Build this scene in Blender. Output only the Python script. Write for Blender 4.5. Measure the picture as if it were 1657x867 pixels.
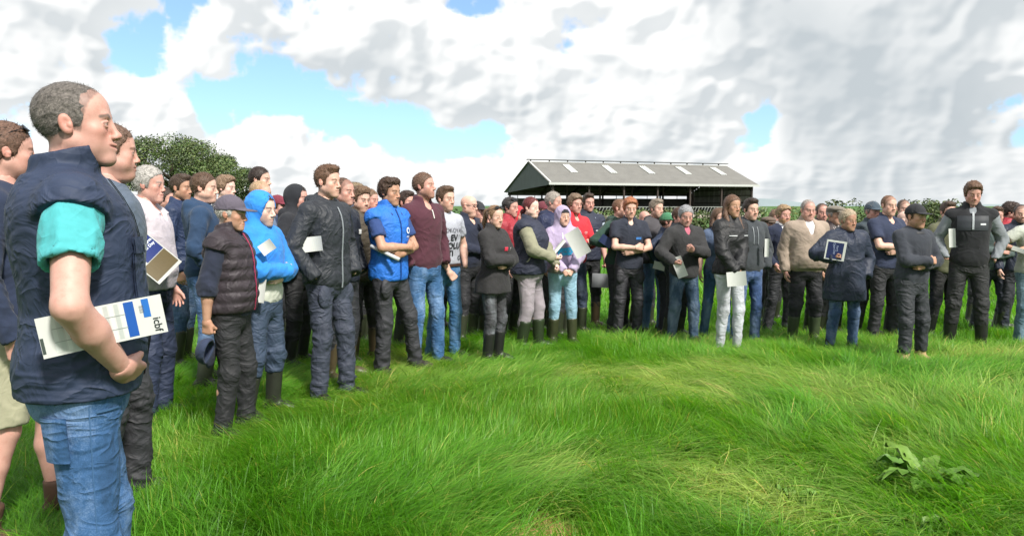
import bpy, math, random
import numpy as np
from mathutils import Matrix, Vector

for o in list(bpy.data.objects): bpy.data.objects.remove(o)
scene = bpy.context.scene
COL = scene.collection
R = math.radians
ONLY = None

# ------------------------------------------------------------------ camera
FPX, CX, CY, HZ, CAMH = 1200.0, 828.5, 433.5, 333.0, 1.57     # focal length, image centre, horizon row (px), eye height (m)
PITCH = math.atan((CY - HZ) / FPX)
cam_d = bpy.data.cameras.new('camera'); cam = bpy.data.objects.new('camera', cam_d); COL.objects.link(cam)
cam.location = (0, 0, CAMH); cam.rotation_euler = (R(90) - PITCH, 0, 0)
cam_d.sensor_width = 36; cam_d.lens = 36 * FPX / 1657; cam_d.clip_start = 0.05; cam_d.clip_end = 20000
scene.camera = cam

# ------------------------------------------------------------------ light
SUN_AZ, SUN_EL = 146.0, 46.0      # degrees right of the view direction (behind the camera's right shoulder), height
world = bpy.data.worlds.new('World'); scene.world = world; world.use_nodes = True
sun_d = bpy.data.lights.new('sun', 'SUN'); sun_d.energy = 3.1; sun_d.angle = R(7); sun_d.color = (1.0, 0.95, 0.87)
sun = bpy.data.objects.new('sun', sun_d); COL.objects.link(sun)
_sd = Vector((math.sin(R(SUN_AZ)) * math.cos(R(SUN_EL)), math.cos(R(SUN_AZ)) * math.cos(R(SUN_EL)), math.sin(R(SUN_EL))))
sun.rotation_euler = _sd.to_track_quat('Z', 'Y').to_euler()
scene.view_settings.view_transform = 'Standard'; scene.view_settings.look = 'None'
scene.view_settings.exposure = 1.08; scene.view_settings.gamma = 1.0; scene.view_settings.use_curve_mapping = False
scene.render.engine = 'CYCLES'
scene.cycles.use_denoising = True
scene.cycles.max_bounces = 4; scene.cycles.transparent_max_bounces = 4
scene.cycles.diffuse_bounces = 2; scene.cycles.glossy_bounces = 1; scene.cycles.transmission_bounces = 2
scene.cycles.use_adaptive_sampling = True; scene.cycles.adaptive_threshold = 0.02
scene.cycles.caustics_reflective = False; scene.cycles.caustics_refractive = False

def ray(px, py):
    u = (px - CX) / FPX; v = (CY - py) / FPX
    return np.array([u, math.cos(PITCH) + v * math.sin(PITCH), -math.sin(PITCH) + v * math.cos(PITCH)])
def at(px, py, Y):
    r = ray(px, py); t = Y / r[1]
    return np.array([0, 0, CAMH]) + r * t
def fall(y):          # the field drops a little beyond the front rows, then levels out again
    y = np.asarray(y, float); u = np.clip((y - 14) / 16, 0, 1); return -.045 * np.clip(y - 6.5, 0, 5.5) * (1 - u * u * (3 - 2 * u))
def ground_Y(py, z=0.0):
    r = ray(CX, py); Y = r[1] * (z - CAMH) / r[2]
    for _ in range(30): Y = r[1] * (z + float(fall(Y)) - CAMH) / r[2]
    return Y

# sky: Nishita air with cumulus computed by direction over the whole hemisphere
_rng = np.random.RandomState(7); _LAT = _rng.rand(32, 32, 32).astype(np.float32)
def vnoise(P):           # value noise on a wrapped random lattice
    P = np.asarray(P, np.float32); i = np.floor(P).astype(np.int32); f = P - i; f = f * f * (3 - 2 * f); r = 0
    for dx in (0, 1):
        wx = f[..., 0] if dx else 1 - f[..., 0]
        for dy in (0, 1):
            wy = f[..., 1] if dy else 1 - f[..., 1]
            for dz in (0, 1):
                wz = f[..., 2] if dz else 1 - f[..., 2]
                r = r + wx * wy * wz * _LAT[(i[..., 0] + dx) & 31, (i[..., 1] + dy) & 31, (i[..., 2] + dz) & 31]
    return r
def box_blur(A, n, ax):
    c = np.cumsum(np.concatenate([np.repeat(np.take(A, [0], ax), n + 1, ax), A, np.repeat(np.take(A, [-1], ax), n, ax)], ax), ax, dtype=np.float64)
    return ((np.take(c, range(2 * n + 1, c.shape[ax]), ax) - np.take(c, range(0, c.shape[ax] - 2 * n - 1), ax)) / (2 * n + 1)).astype(np.float32)
SKY_W, SKY_H = 3000, 620
def cloud_field():
    """cumulus over the whole upper hemisphere on an azimuth / sqrt(elevation) grid: brightness and cover"""
    az = (np.arange(SKY_W) + .5) / SKY_W * 2 * np.pi - np.pi; el = ((np.arange(SKY_H) + .5) / SKY_H) ** 2 * np.pi / 2; AZ, EL = np.meshgrid(az, el)
    D = np.stack([np.sin(AZ) * np.cos(EL), np.cos(AZ) * np.cos(EL), np.sin(EL) * 1.5], -1).astype(np.float32)
    def fbm(P, f, n, g=.5, bil=False):
        r = 0; a = 1.; t = 0
        for k in range(n):
            v = vnoise(P * f + 11.3 * k); v = np.abs(2 * v - 1) if bil else v; r = r + a * v; t += a; a *= g; f *= 2.03
        return r / t
    wx = fbm(D, 5.0, 4, .55) - .5; wz = fbm(D + 7.7, 5.0, 4, .55) - .5; Pw = D + np.stack([wx * .34, 0 * wx, wz * .24], -1)
    D1 = D * np.array([1, 1, .68], np.float32); bil = 1 - fbm(D1 + np.stack([wx * .05, 0 * wx, wz * .05], -1), 11.0, 6, .60, True)
    big = fbm(D, 2.3, 3) - .5
    def blobs(lst):
        s = 0
        for px, py, r, w in lst:
            d = ray(px, py); d = d / np.linalg.norm(d) * np.array([1, 1, 1.5]); s = s + w * np.exp(-((Pw - d.astype(np.float32)) ** 2).sum(-1) / r ** 2)
        return s
    cov = blobs(COV); body = .34 + 1.0 * big + cov; dens = body + 1.7 * (bil - .66)
    cover = np.clip((dens + .05) / .28, 0, 1); cover = cover * cover * (3 - 2 * cover)
    T = np.clip(dens, 0, 1.6)
    h = box_blur(box_blur(T, 1, 0), 1, 1); rel = 0
    for n, g in ((2, 2.4), (4, 1.8), (9, .9), (20, .3)):
        b = box_blur(box_blur(h, n // 2, 0), n // 2, 1); rel = rel + g * (b - np.roll(np.roll(b, -n, 0), n // 2 * LSIGN, 1))
    above = np.zeros_like(T); m = np.clip(box_blur(body, 6, 1) * 1.6, 0, 1)
    for k in range(1, 9): above += np.concatenate([m[k * 7:], np.repeat(m[-1:], k * 7, 0)], 0)
    above = above / 8
    dark = blobs(UNDER)
    lit = .87 + np.clip(rel, -.40, .4) * np.clip(1 - 1.5 * dark, .3, 1) - .42 * np.clip(above - .25, 0, 1) * m - dark
    lit = lit + .12 * (fbm(D1, 34.0, 3, .6) - .5); lit = np.clip(lit, 0, 1.0); lit = lit + (1 - cover) * .15
    return np.clip(lit, 0, 1), cover
LSIGN = 1
COV = [(430, 160, .085, -.85), (330, 135, .05, -.45), (290, 5, .06, -.75), (740, 220, .06, -1.0), (620, 212, .055, -.8), (540, 200, .06, -.6), (370, 215, .05, -.3),
       (1222, 165, .038, -.9), (1205, 195, .03, -.4), (815, 8, .03, -.5), (1010, 45, .026, -.5), (1185, 200, .035, -.5), (15, 190, .05, -.6), (830, 225, .04, -.4), (250, 60, .03, -.3), (370, 180, .05, -.3),
       (620, 100, .13, .28), (170, 80, .11, .28), (900, 100, .12, .28), (1450, 60, .25, .35), (440, 225, .045, .42), (480, 270, .08, .3), (1000, 260, .14, .25), (1330, 240, .12, .25), (640, 290, .12, .2), (200, 200, .08, .35), (80, 250, .08, .3), (720, 275, .06, .25), (250, 300, .08, .5)]
UNDER = [(640, 160, .10, .28), (780, 170, .06, .18), (200, 90, .07, .22), (960, 185, .08, .22), (1480, 40, .22, .30), (1250, 15, .12, .20), (1500, 260, .18, .20), (40, 140, .06, .16), (1330, 130, .08, .15)]

def build_sky():
    nt = world.node_tree; N = nt.nodes; L = nt.links; N.clear()
    out = N.new('ShaderNodeOutputWorld'); bg = N.new('ShaderNodeBackground'); bg.inputs[1].default_value = 0.1; L.new(bg.outputs[0], out.inputs[0])
    sky = N.new('ShaderNodeTexSky'); sky.sky_type = 'NISHITA'; sky.sun_disc = False
    sky.sun_elevation = R(SUN_EL); sky.sun_rotation = R(SUN_AZ); sky.air_density = 1.0; sky.dust_density = 0.6; sky.ozone_density = 2.0
    def math_(op, a, b=None, clamp=False):
        n = N.new('ShaderNodeMath'); n.operation = op; n.use_clamp = clamp
        for i, v in enumerate((a, b)):
            if v is None: continue
            if isinstance(v, (int, float)): n.inputs[i].default_value = v
            else: L.new(v, n.inputs[i])
        return n.outputs[0]
    def mixc(f, a, b):
        n = N.new('ShaderNodeMix'); n.data_type = 'RGBA'
        for i, v in ((0, f), (6, a), (7, b)):
            if isinstance(v, (tuple, float)): n.inputs[i].default_value = v
            else: L.new(v, n.inputs[i])
        return n.outputs[2]
    lit, cover = cloud_field(); px = np.zeros((SKY_H, SKY_W, 4), np.float32); px[..., 0] = lit; px[..., 1] = cover; px[..., 3] = 1
    img = bpy.data.images.new('clouds', SKY_W, SKY_H, alpha=False, float_buffer=True); img.colorspace_settings.name = 'Non-Color'; img.pixels.foreach_set(px.ravel()); img.update()
    tc = N.new('ShaderNodeTexCoord'); sp = N.new('ShaderNodeSeparateXYZ'); L.new(tc.outputs['Generated'], sp.inputs[0])
    u = math_('ADD', math_('DIVIDE', math_('ARCTAN2', sp.outputs[0], sp.outputs[1]), 2 * math.pi), .5)
    el = math_('DIVIDE', math_('ARCSINE', math_('MAXIMUM', sp.outputs[2], 0.0)), math.pi / 2); v = math_('MINIMUM', math_('MAXIMUM', math_('POWER', el, .5), .002), .998)
    cm = N.new('ShaderNodeCombineXYZ'); L.new(u, cm.inputs[0]); L.new(v, cm.inputs[1])
    tx = N.new('ShaderNodeTexImage'); tx.image = img; tx.extension = 'REPEAT'; tx.interpolation = 'Linear'; L.new(cm.outputs[0], tx.inputs[0])
    sc = N.new('ShaderNodeSeparateColor'); L.new(tx.outputs[0], sc.inputs[0])
    cloud = mixc(sc.outputs[0], (2.75, 3.02, 3.2, 1), (5.5, 5.5, 5.42, 1))
    vm = N.new('ShaderNodeVectorMath'); vm.operation = 'MULTIPLY'; L.new(sky.outputs[0], vm.inputs[0]); vm.inputs[1].default_value = (0.62, 0.80, 0.98)
    blue = mixc(.17, vm.outputs[0], (4.0, 4.7, 5.4, 1))
    L.new(mixc(sc.outputs[1], blue, cloud), bg.inputs[0])
    world.cycles.sampling_method = 'MANUAL'; world.cycles.sample_map_resolution = 512
build_sky()

# ------------------------------------------------------------------ helpers
def lin(h):
    h = h.lstrip('#'); c = [int(h[i:i + 2], 16) / 255 for i in (0, 2, 4)]
    return tuple(x / 12.92 if x <= 0.04045 else ((x + 0.055) / 1.055) ** 2.4 for x in c)
MATS = {}
def nodes(name):
    m = bpy.data.materials.new(name); m.use_nodes = True
    nt = m.node_tree; b = nt.nodes['Principled BSDF']
    return m, nt, b
def _noise(nt, vec, sc, det=3, rough=.55, dist=0):
    n = nt.nodes.new('ShaderNodeTexNoise'); n.inputs['Scale'].default_value = sc; n.inputs['Detail'].default_value = det
    n.inputs['Roughness'].default_value = rough; n.inputs['Distortion'].default_value = dist
    if vec is not None: nt.links.new(vec, n.inputs['Vector'])
    return n.outputs['Fac']
def _coord(nt, scale=(1, 1, 1), rnd=True):
    tc = nt.nodes.new('ShaderNodeTexCoord'); mp = nt.nodes.new('ShaderNodeMapping'); mp.inputs['Scale'].default_value = scale
    nt.links.new(tc.outputs['Object'], mp.inputs['Vector'])
    if rnd:
        oi = nt.nodes.new('ShaderNodeObjectInfo'); cm = nt.nodes.new('ShaderNodeCombineXYZ'); mu = nt.nodes.new('ShaderNodeMath'); mu.operation = 'MULTIPLY'; mu.inputs[1].default_value = 57.0
        nt.links.new(oi.outputs['Random'], mu.inputs[0])
        for i in range(3): nt.links.new(mu.outputs[0], cm.inputs[i])
        nt.links.new(cm.outputs[0], mp.inputs['Location'])
    return mp.outputs[0]
def _ramp(nt, fac, stops):
    r = nt.nodes.new('ShaderNodeValToRGB'); nt.links.new(fac, r.inputs[0]); e = r.color_ramp.elements
    while len(e) < len(stops): e.new(0.5)
    for q, (p, c) in zip(e, stops): q.position = p; q.color = (c[0], c[1], c[2], 1)
    return r.outputs[0]
def _bump(nt, b, h, strength, dist, prev=None):
    n = nt.nodes.new('ShaderNodeBump'); n.inputs['Strength'].default_value = strength; n.inputs['Distance'].default_value = dist
    nt.links.new(h, n.inputs['Height'])
    if prev is not None: nt.links.new(prev, n.inputs['Normal'])
    nt.links.new(n.outputs[0], b.inputs['Normal']); return n.outputs[0]
def mul(c, k): return tuple(min(1, x * k) for x in c)
def mix(a, b, t): return tuple(x * (1 - t) + y * t for x, y in zip(a, b))

def _crease(nt, vec, sc, dist):       # sharp fold lines: the zero crossings of a warped noise
    f = _noise(nt, vec, sc, 2, .45, dist); a = nt.nodes.new('ShaderNodeMath'); a.operation = 'SUBTRACT'; a.inputs[1].default_value = .5; nt.links.new(f, a.inputs[0])
    b = nt.nodes.new('ShaderNodeMath'); b.operation = 'ABSOLUTE'; nt.links.new(a.outputs[0], b.inputs[0]); c = nt.nodes.new('ShaderNodeMath'); c.operation = 'MULTIPLY_ADD'; c.inputs[1].default_value = -3.0; c.inputs[2].default_value = 1.0; c.use_clamp = True; nt.links.new(b.outputs[0], c.inputs[0])
    d = nt.nodes.new('ShaderNodeMath'); d.operation = 'POWER'; d.inputs[1].default_value = 1.7; nt.links.new(c.outputs[0], d.inputs[0]); return d.outputs[0]
def cloth(color, kind='cotton'):
    key = ('cloth', color, kind)
    if key in MATS: return MATS[key]
    m, nt, b = nodes('cloth_%s_%s' % (kind, color.lstrip('#'))); c = tuple(q * 1.12 + .007 for q in lin(color))
    v = _coord(nt)
    if kind == 'denim':
        f = _noise(nt, _coord(nt, (1, 1, .45)), 6.5, 5, .62, .3)
        g = _noise(nt, v, 260, 2)
        ma = nt.nodes.new('ShaderNodeMath'); ma.operation = 'MULTIPLY_ADD'; ma.inputs[1].default_value = .35; nt.links.new(g, ma.inputs[0]); nt.links.new(f, ma.inputs[2])
        nt.links.new(_ramp(nt, ma.outputs[0], [(.42, mul(c, .62)), (.62, c), (.88, mix(mul(c, 1.5), (.55, .62, .70), .22))]), b.inputs['Base Color'])
        b.inputs['Roughness'].default_value = .85
        n1 = _bump(nt, b, _crease(nt, _coord(nt, (1, 1, 1.7)), 6, 1.3), .7, .009)
        n1 = _bump(nt, b, _crease(nt, v, 13, 1.3), .5, .004, n1); _bump(nt, b, g, .25, .001, n1)
    else:
        f = _noise(nt, v, 5, 4, .6)
        nt.links.new(_ramp(nt, f, [(.3, mul(c, .82)), (.7, mul(c, 1.16))]), b.inputs['Base Color'])
        if kind == 'nylon':
            b.inputs['Roughness'].default_value = .58; b.inputs['Specular IOR Level'].default_value = .32
            n1 = _bump(nt, b, _crease(nt, v, 4.2, 1.6), .75, .014); _bump(nt, b, _crease(nt, v, 11, 1.4), .55, .005, n1)
        elif kind == 'work':
            b.inputs['Roughness'].default_value = .72
            n1 = _bump(nt, b, _crease(nt, _coord(nt, (1, 1, 1.6)), 4.5, 1.4), .75, .012); n1 = _bump(nt, b, _crease(nt, v, 11, 1.5), .55, .005, n1); _bump(nt, b, _noise(nt, v, 500, 2), .25, .001, n1)
        elif kind == 'knit':
            b.inputs['Roughness'].default_value = .95; b.inputs['Sheen Weight'].default_value = .06
            n1 = _bump(nt, b, _crease(nt, v, 4.2, 1.4), .65, .010); _bump(nt, b, _noise(nt, v, 400, 2), .4, .0012, n1)
        else:
            b.inputs['Roughness'].default_value = .88; b.inputs['Sheen Weight'].default_value = .04
            n1 = _bump(nt, b, _crease(nt, v, 4.0, 1.8), .6, .008); n1 = _bump(nt, b, _crease(nt, v, 10, 1.5), .5, .004, n1); _bump(nt, b, _noise(nt, v, 400, 2), .25, .001, n1)
    MATS[key] = m; return m
def plain(name, color, rough=.5, metal=0, bump=None, var=.12, sc=20):
    key = (name, color, rough)
    if key in MATS: return MATS[key]
    m, nt, b = nodes(name); c = lin(color); v = _coord(nt)
    nt.links.new(_ramp(nt, _noise(nt, v, sc, 4, .6), [(.3, mul(c, 1 - var)), (.7, mul(c, 1 + var))]), b.inputs['Base Color'])
    b.inputs['Roughness'].default_value = rough; b.inputs['Metallic'].default_value = metal
    if bump: _bump(nt, b, _noise(nt, v, bump[0], 4), .6, bump[1])
    MATS[key] = m; return m
def skin_mat():
    if 'skin' in MATS: return MATS['skin']
    m, nt, b = nodes('skin')
    a = nt.nodes.new('ShaderNodeAttribute'); a.attribute_name = 'Col'
    f = _noise(nt, _coord(nt), 34, 6, .72); r = _ramp(nt, f, [(.28, (.92, .80, .78)), (.5, (1, 1, 1)), (.74, (1.08, 1.08, 1.07))])
    mx = nt.nodes.new('ShaderNodeMix'); mx.data_type = 'RGBA'; mx.blend_type = 'MULTIPLY'; mx.inputs[0].default_value = 1
    nt.links.new(a.outputs['Color'], mx.inputs[6]); nt.links.new(r, mx.inputs[7]); nt.links.new(mx.outputs[2], b.inputs['Base Color'])
    b.inputs['Roughness'].default_value = .52; b.inputs['Specular IOR Level'].default_value = .35
    _bump(nt, b, _noise(nt, _coord(nt), 350, 3), .25, .001)
    MATS['skin'] = m; return m
def hair_mat(color):
    key = ('hair', color)
    if key in MATS: return MATS[key]
    m, nt, b = nodes('hair_' + color.lstrip('#')); c = lin(color); lum = (c[0] + c[1] + c[2]) / 3; c = tuple((q * .72 + lum * .28) * .82 for q in c)
    f = _noise(nt, _coord(nt, (1, .30, .45)), 210, 5, .75)
    nt.links.new(_ramp(nt, f, [(.30, mul(c, .32)), (.50, c), (.72, mul(c, 2.1))]), b.inputs['Base Color'])
    b.inputs['Roughness'].default_value = .48; b.inputs['Specular IOR Level'].default_value = .35
    _bump(nt, b, f, .8, .006)
    MATS[key] = m; return m

def link(o, parent=None):
    COL.objects.link(o)
    if parent is not None: o.parent = parent
    return o
def mesh_np(name, V, Q, mat=None, smooth=True, col=None):
    me = bpy.data.meshes.new(name); V = np.asarray(V, np.float32); Q = np.asarray(Q, np.int32); k = Q.shape[1]
    me.vertices.add(len(V)); me.vertices.foreach_set('co', V.ravel())
    me.loops.add(Q.size); me.loops.foreach_set('vertex_index', Q.ravel())
    me.polygons.add(len(Q)); me.polygons.foreach_set('loop_start', np.arange(0, Q.size, k, dtype=np.int32))
    if smooth: me.polygons.foreach_set('use_smooth', np.ones(len(Q), bool))
    if col is not None:
        a = me.color_attributes.new('Col', 'FLOAT_COLOR', 'POINT'); c4 = np.ones((len(V), 4), np.float32); c4[:, :3] = col; a.data.foreach_set('color', c4.ravel())
    me.update(calc_edges=True); me.validate()
    if mat: me.materials.append(mat)
    return me
def obj_np(name, V, Q, mat, parent=None, smooth=True, col=None):
    return link(bpy.data.objects.new(name, mesh_np(name, V, Q, mat, smooth, col)), parent)
def tag(o, label=None, cat=None, group=None, kind=None):
    if label: o['label'] = label
    if cat: o['category'] = cat
    if group: o['group'] = group
    if kind: o['kind'] = kind
    return o
class Geo:                       # small mesh collector: boxes, bars, quads
    def __init__(s): s.v = []; s.f = []
    def box(s, lo, hi, M=None):
        i = len(s.v); c = [(x, y, z) for x in (lo[0], hi[0]) for y in (lo[1], hi[1]) for z in (lo[2], hi[2])]
        if M is not None: c = [tuple(M @ Vector(q)) for q in c]
        s.v += c; s.f += [tuple(i + k for k in q) for q in ((0, 1, 3, 2), (4, 6, 7, 5), (0, 4, 5, 1), (2, 3, 7, 6), (0, 2, 6, 4), (1, 5, 7, 3))]; return s
    def quad(s, a, b, c, d):
        i = len(s.v); s.v += [tuple(a), tuple(b), tuple(c), tuple(d)]; s.f.append((i, i + 1, i + 2, i + 3)); return s
    def bar(s, a, b, w, t=None, up=(0, 0, 1)):
        a = Vector(a); b = Vector(b); d = (b - a); t = t or w; x = d.cross(Vector(up))
        if x.length < 1e-6: x = Vector((1, 0, 0))
        x.normalize(); y = x.cross(d).normalized(); i = len(s.v)
        for p in (a, b):
            for sx, sy in ((-1, -1), (1, -1), (1, 1), (-1, 1)): s.v.append(tuple(p + x * sx * w / 2 + y * sy * t / 2))
        s.f += [(i, i + 1, i + 2, i + 3), (i + 7, i + 6, i + 5, i + 4)] + [(i + k, i + 4 + k, i + 4 + (k + 1) % 4, i + (k + 1) % 4) for k in range(4)]; return s
    def mesh(s, name, mat, smooth=False):
        me = bpy.data.meshes.new(name); me.from_pydata(s.v, [], s.f); me.update()
        if mat: me.materials.append(mat)
        if smooth:
            for p in me.polygons: p.use_smooth = True
        return me
    def obj(s, name, mat, parent=None, smooth=False): return link(bpy.data.objects.new(name, s.mesh(name, mat, smooth)), parent)
def empty(name, loc=(0, 0, 0), rz=0):
    e = bpy.data.objects.new(name, None); COL.objects.link(e); e.location = loc; e.rotation_euler = (0, 0, rz); e.empty_display_size = .2; return e
def text_mesh(txt, size, align='CENTER', bold=0.0, spacing=1.0, line=1.0):
    cu = bpy.data.curves.new('lettering', 'FONT'); cu.body = txt; cu.size = size; cu.align_x = align; cu.align_y = 'CENTER'; cu.offset = bold; cu.space_character = spacing; cu.space_line = line
    cu.resolution_u = 3
    o = bpy.data.objects.new('lettering', cu); COL.objects.link(o); bpy.context.view_layer.update()
    me = bpy.data.meshes.new_from_object(o.evaluated_get(bpy.context.evaluated_depsgraph_get()))
    bpy.data.objects.remove(o); bpy.data.curves.remove(cu); me.materials.clear(); return me
def child(name, me, parent, mat=None):
    if mat: me.materials.append(mat)
    return link(bpy.data.objects.new(name, me), parent)

def ridged(P): return (1 - np.abs(2 * vnoise(P) - 1)) ** 2

# signed-distance field on a grid, meshed with surface nets
class Fld:
    def __init__(s, lo, hi, h, ax=None):
        s.h = h
        if ax is not None: s.ax = [np.asarray(a, np.float32) for a in ax]
        else: s.ax = [(lo[i] + h * np.arange(int(np.ceil((hi[i] - lo[i]) / h)) + 1)).astype(np.float32) for i in range(3)]
        s.n = np.array([len(a) for a in s.ax]); s.F = np.full(tuple(s.n), .2, np.float32)
    def blk(s, lo, hi):
        i0 = np.array([max(0, np.searchsorted(a, q) - 1) for a, q in zip(s.ax, lo)]); i1 = np.array([min(len(a), np.searchsorted(a, q) + 1) for a, q in zip(s.ax, hi)])
        if (i1 <= i0).any(): return None
        sl = tuple(slice(a, b) for a, b in zip(i0, i1))
        return sl, s.ax[0][sl[0]][:, None, None], s.ax[1][sl[1]][None, :, None], s.ax[2][sl[2]][None, None, :]
    def put(s, sl, d, k, sub=False):
        a = s.F[sl]
        if sub: a = -a
        if k > 0:
            q = np.maximum(k - np.abs(a - d), 0) / k; r = np.minimum(a, d) - q * q * k * .25
        else: r = np.minimum(a, d)
        s.F[sl] = -r if sub else r
    def cone(s, a, b, ra, rb, k=.02, sub=False, cut=None):
        a = np.array(a, float); b = np.array(b, float); m = max(ra, rb) + k + 3 * s.h
        B = s.blk(np.minimum(a, b) - m, np.maximum(a, b) + m)
        if B is None: return
        sl, X, Y, Z = B; e = b - a; L2 = max(float(e @ e), 1e-9)
        x = X - a[0]; y = Y - a[1]; z = Z - a[2]
        t = np.clip((x * e[0] + y * e[1] + z * e[2]) / L2, 0, 1)
        d = np.sqrt((x - t * e[0]) ** 2 + (y - t * e[1]) ** 2 + (z - t * e[2]) ** 2) - (ra + (rb - ra) * t)
        if cut is not None:
            p0, n = cut; d = np.maximum(d, (X - p0[0]) * n[0] + (Y - p0[1]) * n[1] + (Z - p0[2]) * n[2])
        s.put(sl, d.astype(np.float32), k, sub)
    def ell(s, c, r, k=.02, sub=False, M=None, flt=None):
        r = np.array(r, float); m = r.max() + k + 3 * s.h; c = np.array(c, float)
        B = s.blk(c - m, c + m)
        if B is None: return
        sl, X, Y, Z = B; x = X - c[0]; y = Y - c[1]; z = Z - c[2]
        if M is not None: x, y, z = (M[0][0] * x + M[1][0] * y + M[2][0] * z, M[0][1] * x + M[1][1] * y + M[2][1] * z, M[0][2] * x + M[1][2] * y + M[2][2] * z)
        k0 = np.sqrt((x / r[0]) ** 2 + (y / r[1]) ** 2 + (z / r[2]) ** 2); k1 = np.sqrt((x / r[0] ** 2) ** 2 + (y / r[1] ** 2) ** 2 + (z / r[2] ** 2) ** 2) + 1e-6
        d = k0 * (k0 - 1) / k1
        if flt is not None: d = np.maximum(d, flt(X, Y, Z))
        s.put(sl, d.astype(np.float32), k, sub)
    def cut(s, fn):
        X, Y, Z = s.ax[0][:, None, None], s.ax[1][None, :, None], s.ax[2][None, None, :]
        s.F = np.maximum(s.F, fn(X, Y, Z)).astype(np.float32)
    def mesh(s):
        F = s.F; F[0] = F[-1] = .05; F[:, 0] = F[:, -1] = .05; F[:, :, 0] = F[:, :, -1] = .05
        S = F < 0; c = np.zeros(tuple(q - 1 for q in F.shape), np.int8)
        for dx in (0, 1):
            for dy in (0, 1):
                for dz in (0, 1): c += S[dx:dx + c.shape[0], dy:dy + c.shape[1], dz:dz + c.shape[2]]
        I = np.argwhere((c > 0) & (c < 8))
        if len(I) == 0: return np.zeros((0, 3)), np.zeros((0, 4), int)
        idx = np.full(c.shape, -1, np.int32); idx[I[:, 0], I[:, 1], I[:, 2]] = np.arange(len(I))
        acc = np.zeros((len(I), 3)); cnt = np.zeros(len(I))
        cor = {}
        for dx in (0, 1):
            for dy in (0, 1):
                for dz in (0, 1): cor[dx, dy, dz] = F[I[:, 0] + dx, I[:, 1] + dy, I[:, 2] + dz]
        for ax in range(3):
            o = [q for q in range(3) if q != ax]
            for p in (0, 1):
                for q in (0, 1):
                    k0 = [0, 0, 0]; k0[o[0]] = p; k0[o[1]] = q; k1 = list(k0); k1[ax] = 1
                    a = cor[tuple(k0)]; b = cor[tuple(k1)]; m = (a < 0) != (b < 0)
                    t = np.where(m, a / np.where(m, a - b, 1), 0); pos = np.tile(np.array(k0, float), (len(I), 1)); pos[:, ax] = t
                    acc += pos * m[:, None]; cnt += m
        U = I + acc / cnt[:, None]; V = np.stack([np.interp(U[:, q], np.arange(s.n[q]), s.ax[q]) for q in range(3)], 1); Q = []
        for ax in range(3):
            o = [(ax + 1) % 3, (ax + 2) % 3]
            a = np.take(S, range(S.shape[ax] - 1), ax); b = np.take(S, range(1, S.shape[ax]), ax)
            E = np.argwhere(a != b); ok = (E[:, o[0]] > 0) & (E[:, o[1]] > 0) & (E[:, o[0]] < c.shape[o[0]]) & (E[:, o[1]] < c.shape[o[1]]); E = E[ok]
            ins = a[E[:, 0], E[:, 1], E[:, 2]]
            g = []
            for p, q in ((-1, -1), (0, -1), (0, 0), (-1, 0)):
                J = E.copy(); J[:, o[0]] += p; J[:, o[1]] += q; g.append(idx[J[:, 0], J[:, 1], J[:, 2]])
            g = np.stack(g, 1); g[~ins] = g[~ins][:, ::-1]; Q.append(g)
        return V, np.concatenate(Q)
def normals(V, Q):
    n = np.cross(V[Q[:, 2]] - V[Q[:, 0]], V[Q[:, 3]] - V[Q[:, 1]]); N = np.zeros_like(V)
    for k in range(Q.shape[1]):
        for a in range(3): N[:, a] += np.bincount(Q[:, k], n[:, a], len(V))
    return N / (np.linalg.norm(N, axis=1, keepdims=True) + 1e-9)
def relax(V, Q, it=1, f=.5):
    for _ in range(it):
        A = np.zeros_like(V); c = np.zeros(len(V))
        for k in range(4):
            j = Q[:, k]; l = Q[:, (k + 1) % 4]
            for a in range(3): A[:, a] += np.bincount(j, V[l, a], len(V)) + np.bincount(l, V[j, a], len(V))
            c += np.bincount(j, minlength=len(V)) + np.bincount(l, minlength=len(V))
        V = V * (1 - f) + f * A / np.maximum(c, 1)[:, None]
    return V
# ------------------------------------------------------------------ the setting
rnd = random.Random(11)
def terrain(x, y):
    x = np.asarray(x, float); y = np.asarray(y, float); P = np.stack([x * .55 + 3, y * .55 + 9, 0 * x + 2.5], -1); P2 = np.stack([x * 1.7 + 13, y * 1.7, 0 * x + 7.5], -1)
    f = np.clip((9.0 - y) / 5.0, 0, 1)
    return ((vnoise(P) - .5) * .10 + (vnoise(P2) - .5) * .05) * f - .01 + fall(y)
def ground_mat():
    m, nt, b = nodes('field_soil_and_sward'); v = _coord(nt, rnd=False)
    n = _noise(nt, v, .7, 5, .6); f = _noise(nt, v, 22, 4, .7)
    c1 = _ramp(nt, n, [(.3, (.030, .085, .010)), (.55, (.050, .130, .014)), (.75, (.085, .165, .022))])
    c2 = _ramp(nt, f, [(.3, (.55, .55, .5)), (.7, (1.25, 1.25, 1.1))])
    mx = nt.nodes.new('ShaderNodeMix'); mx.data_type = 'RGBA'; mx.blend_type = 'MULTIPLY'; mx.inputs[0].default_value = 1; nt.links.new(c1, mx.inputs[6]); nt.links.new(c2, mx.inputs[7])
    nt.links.new(mx.outputs[2], b.inputs['Base Color']); b.inputs['Roughness'].default_value = .95; _bump(nt, b, f, .8, .06); return m
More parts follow.
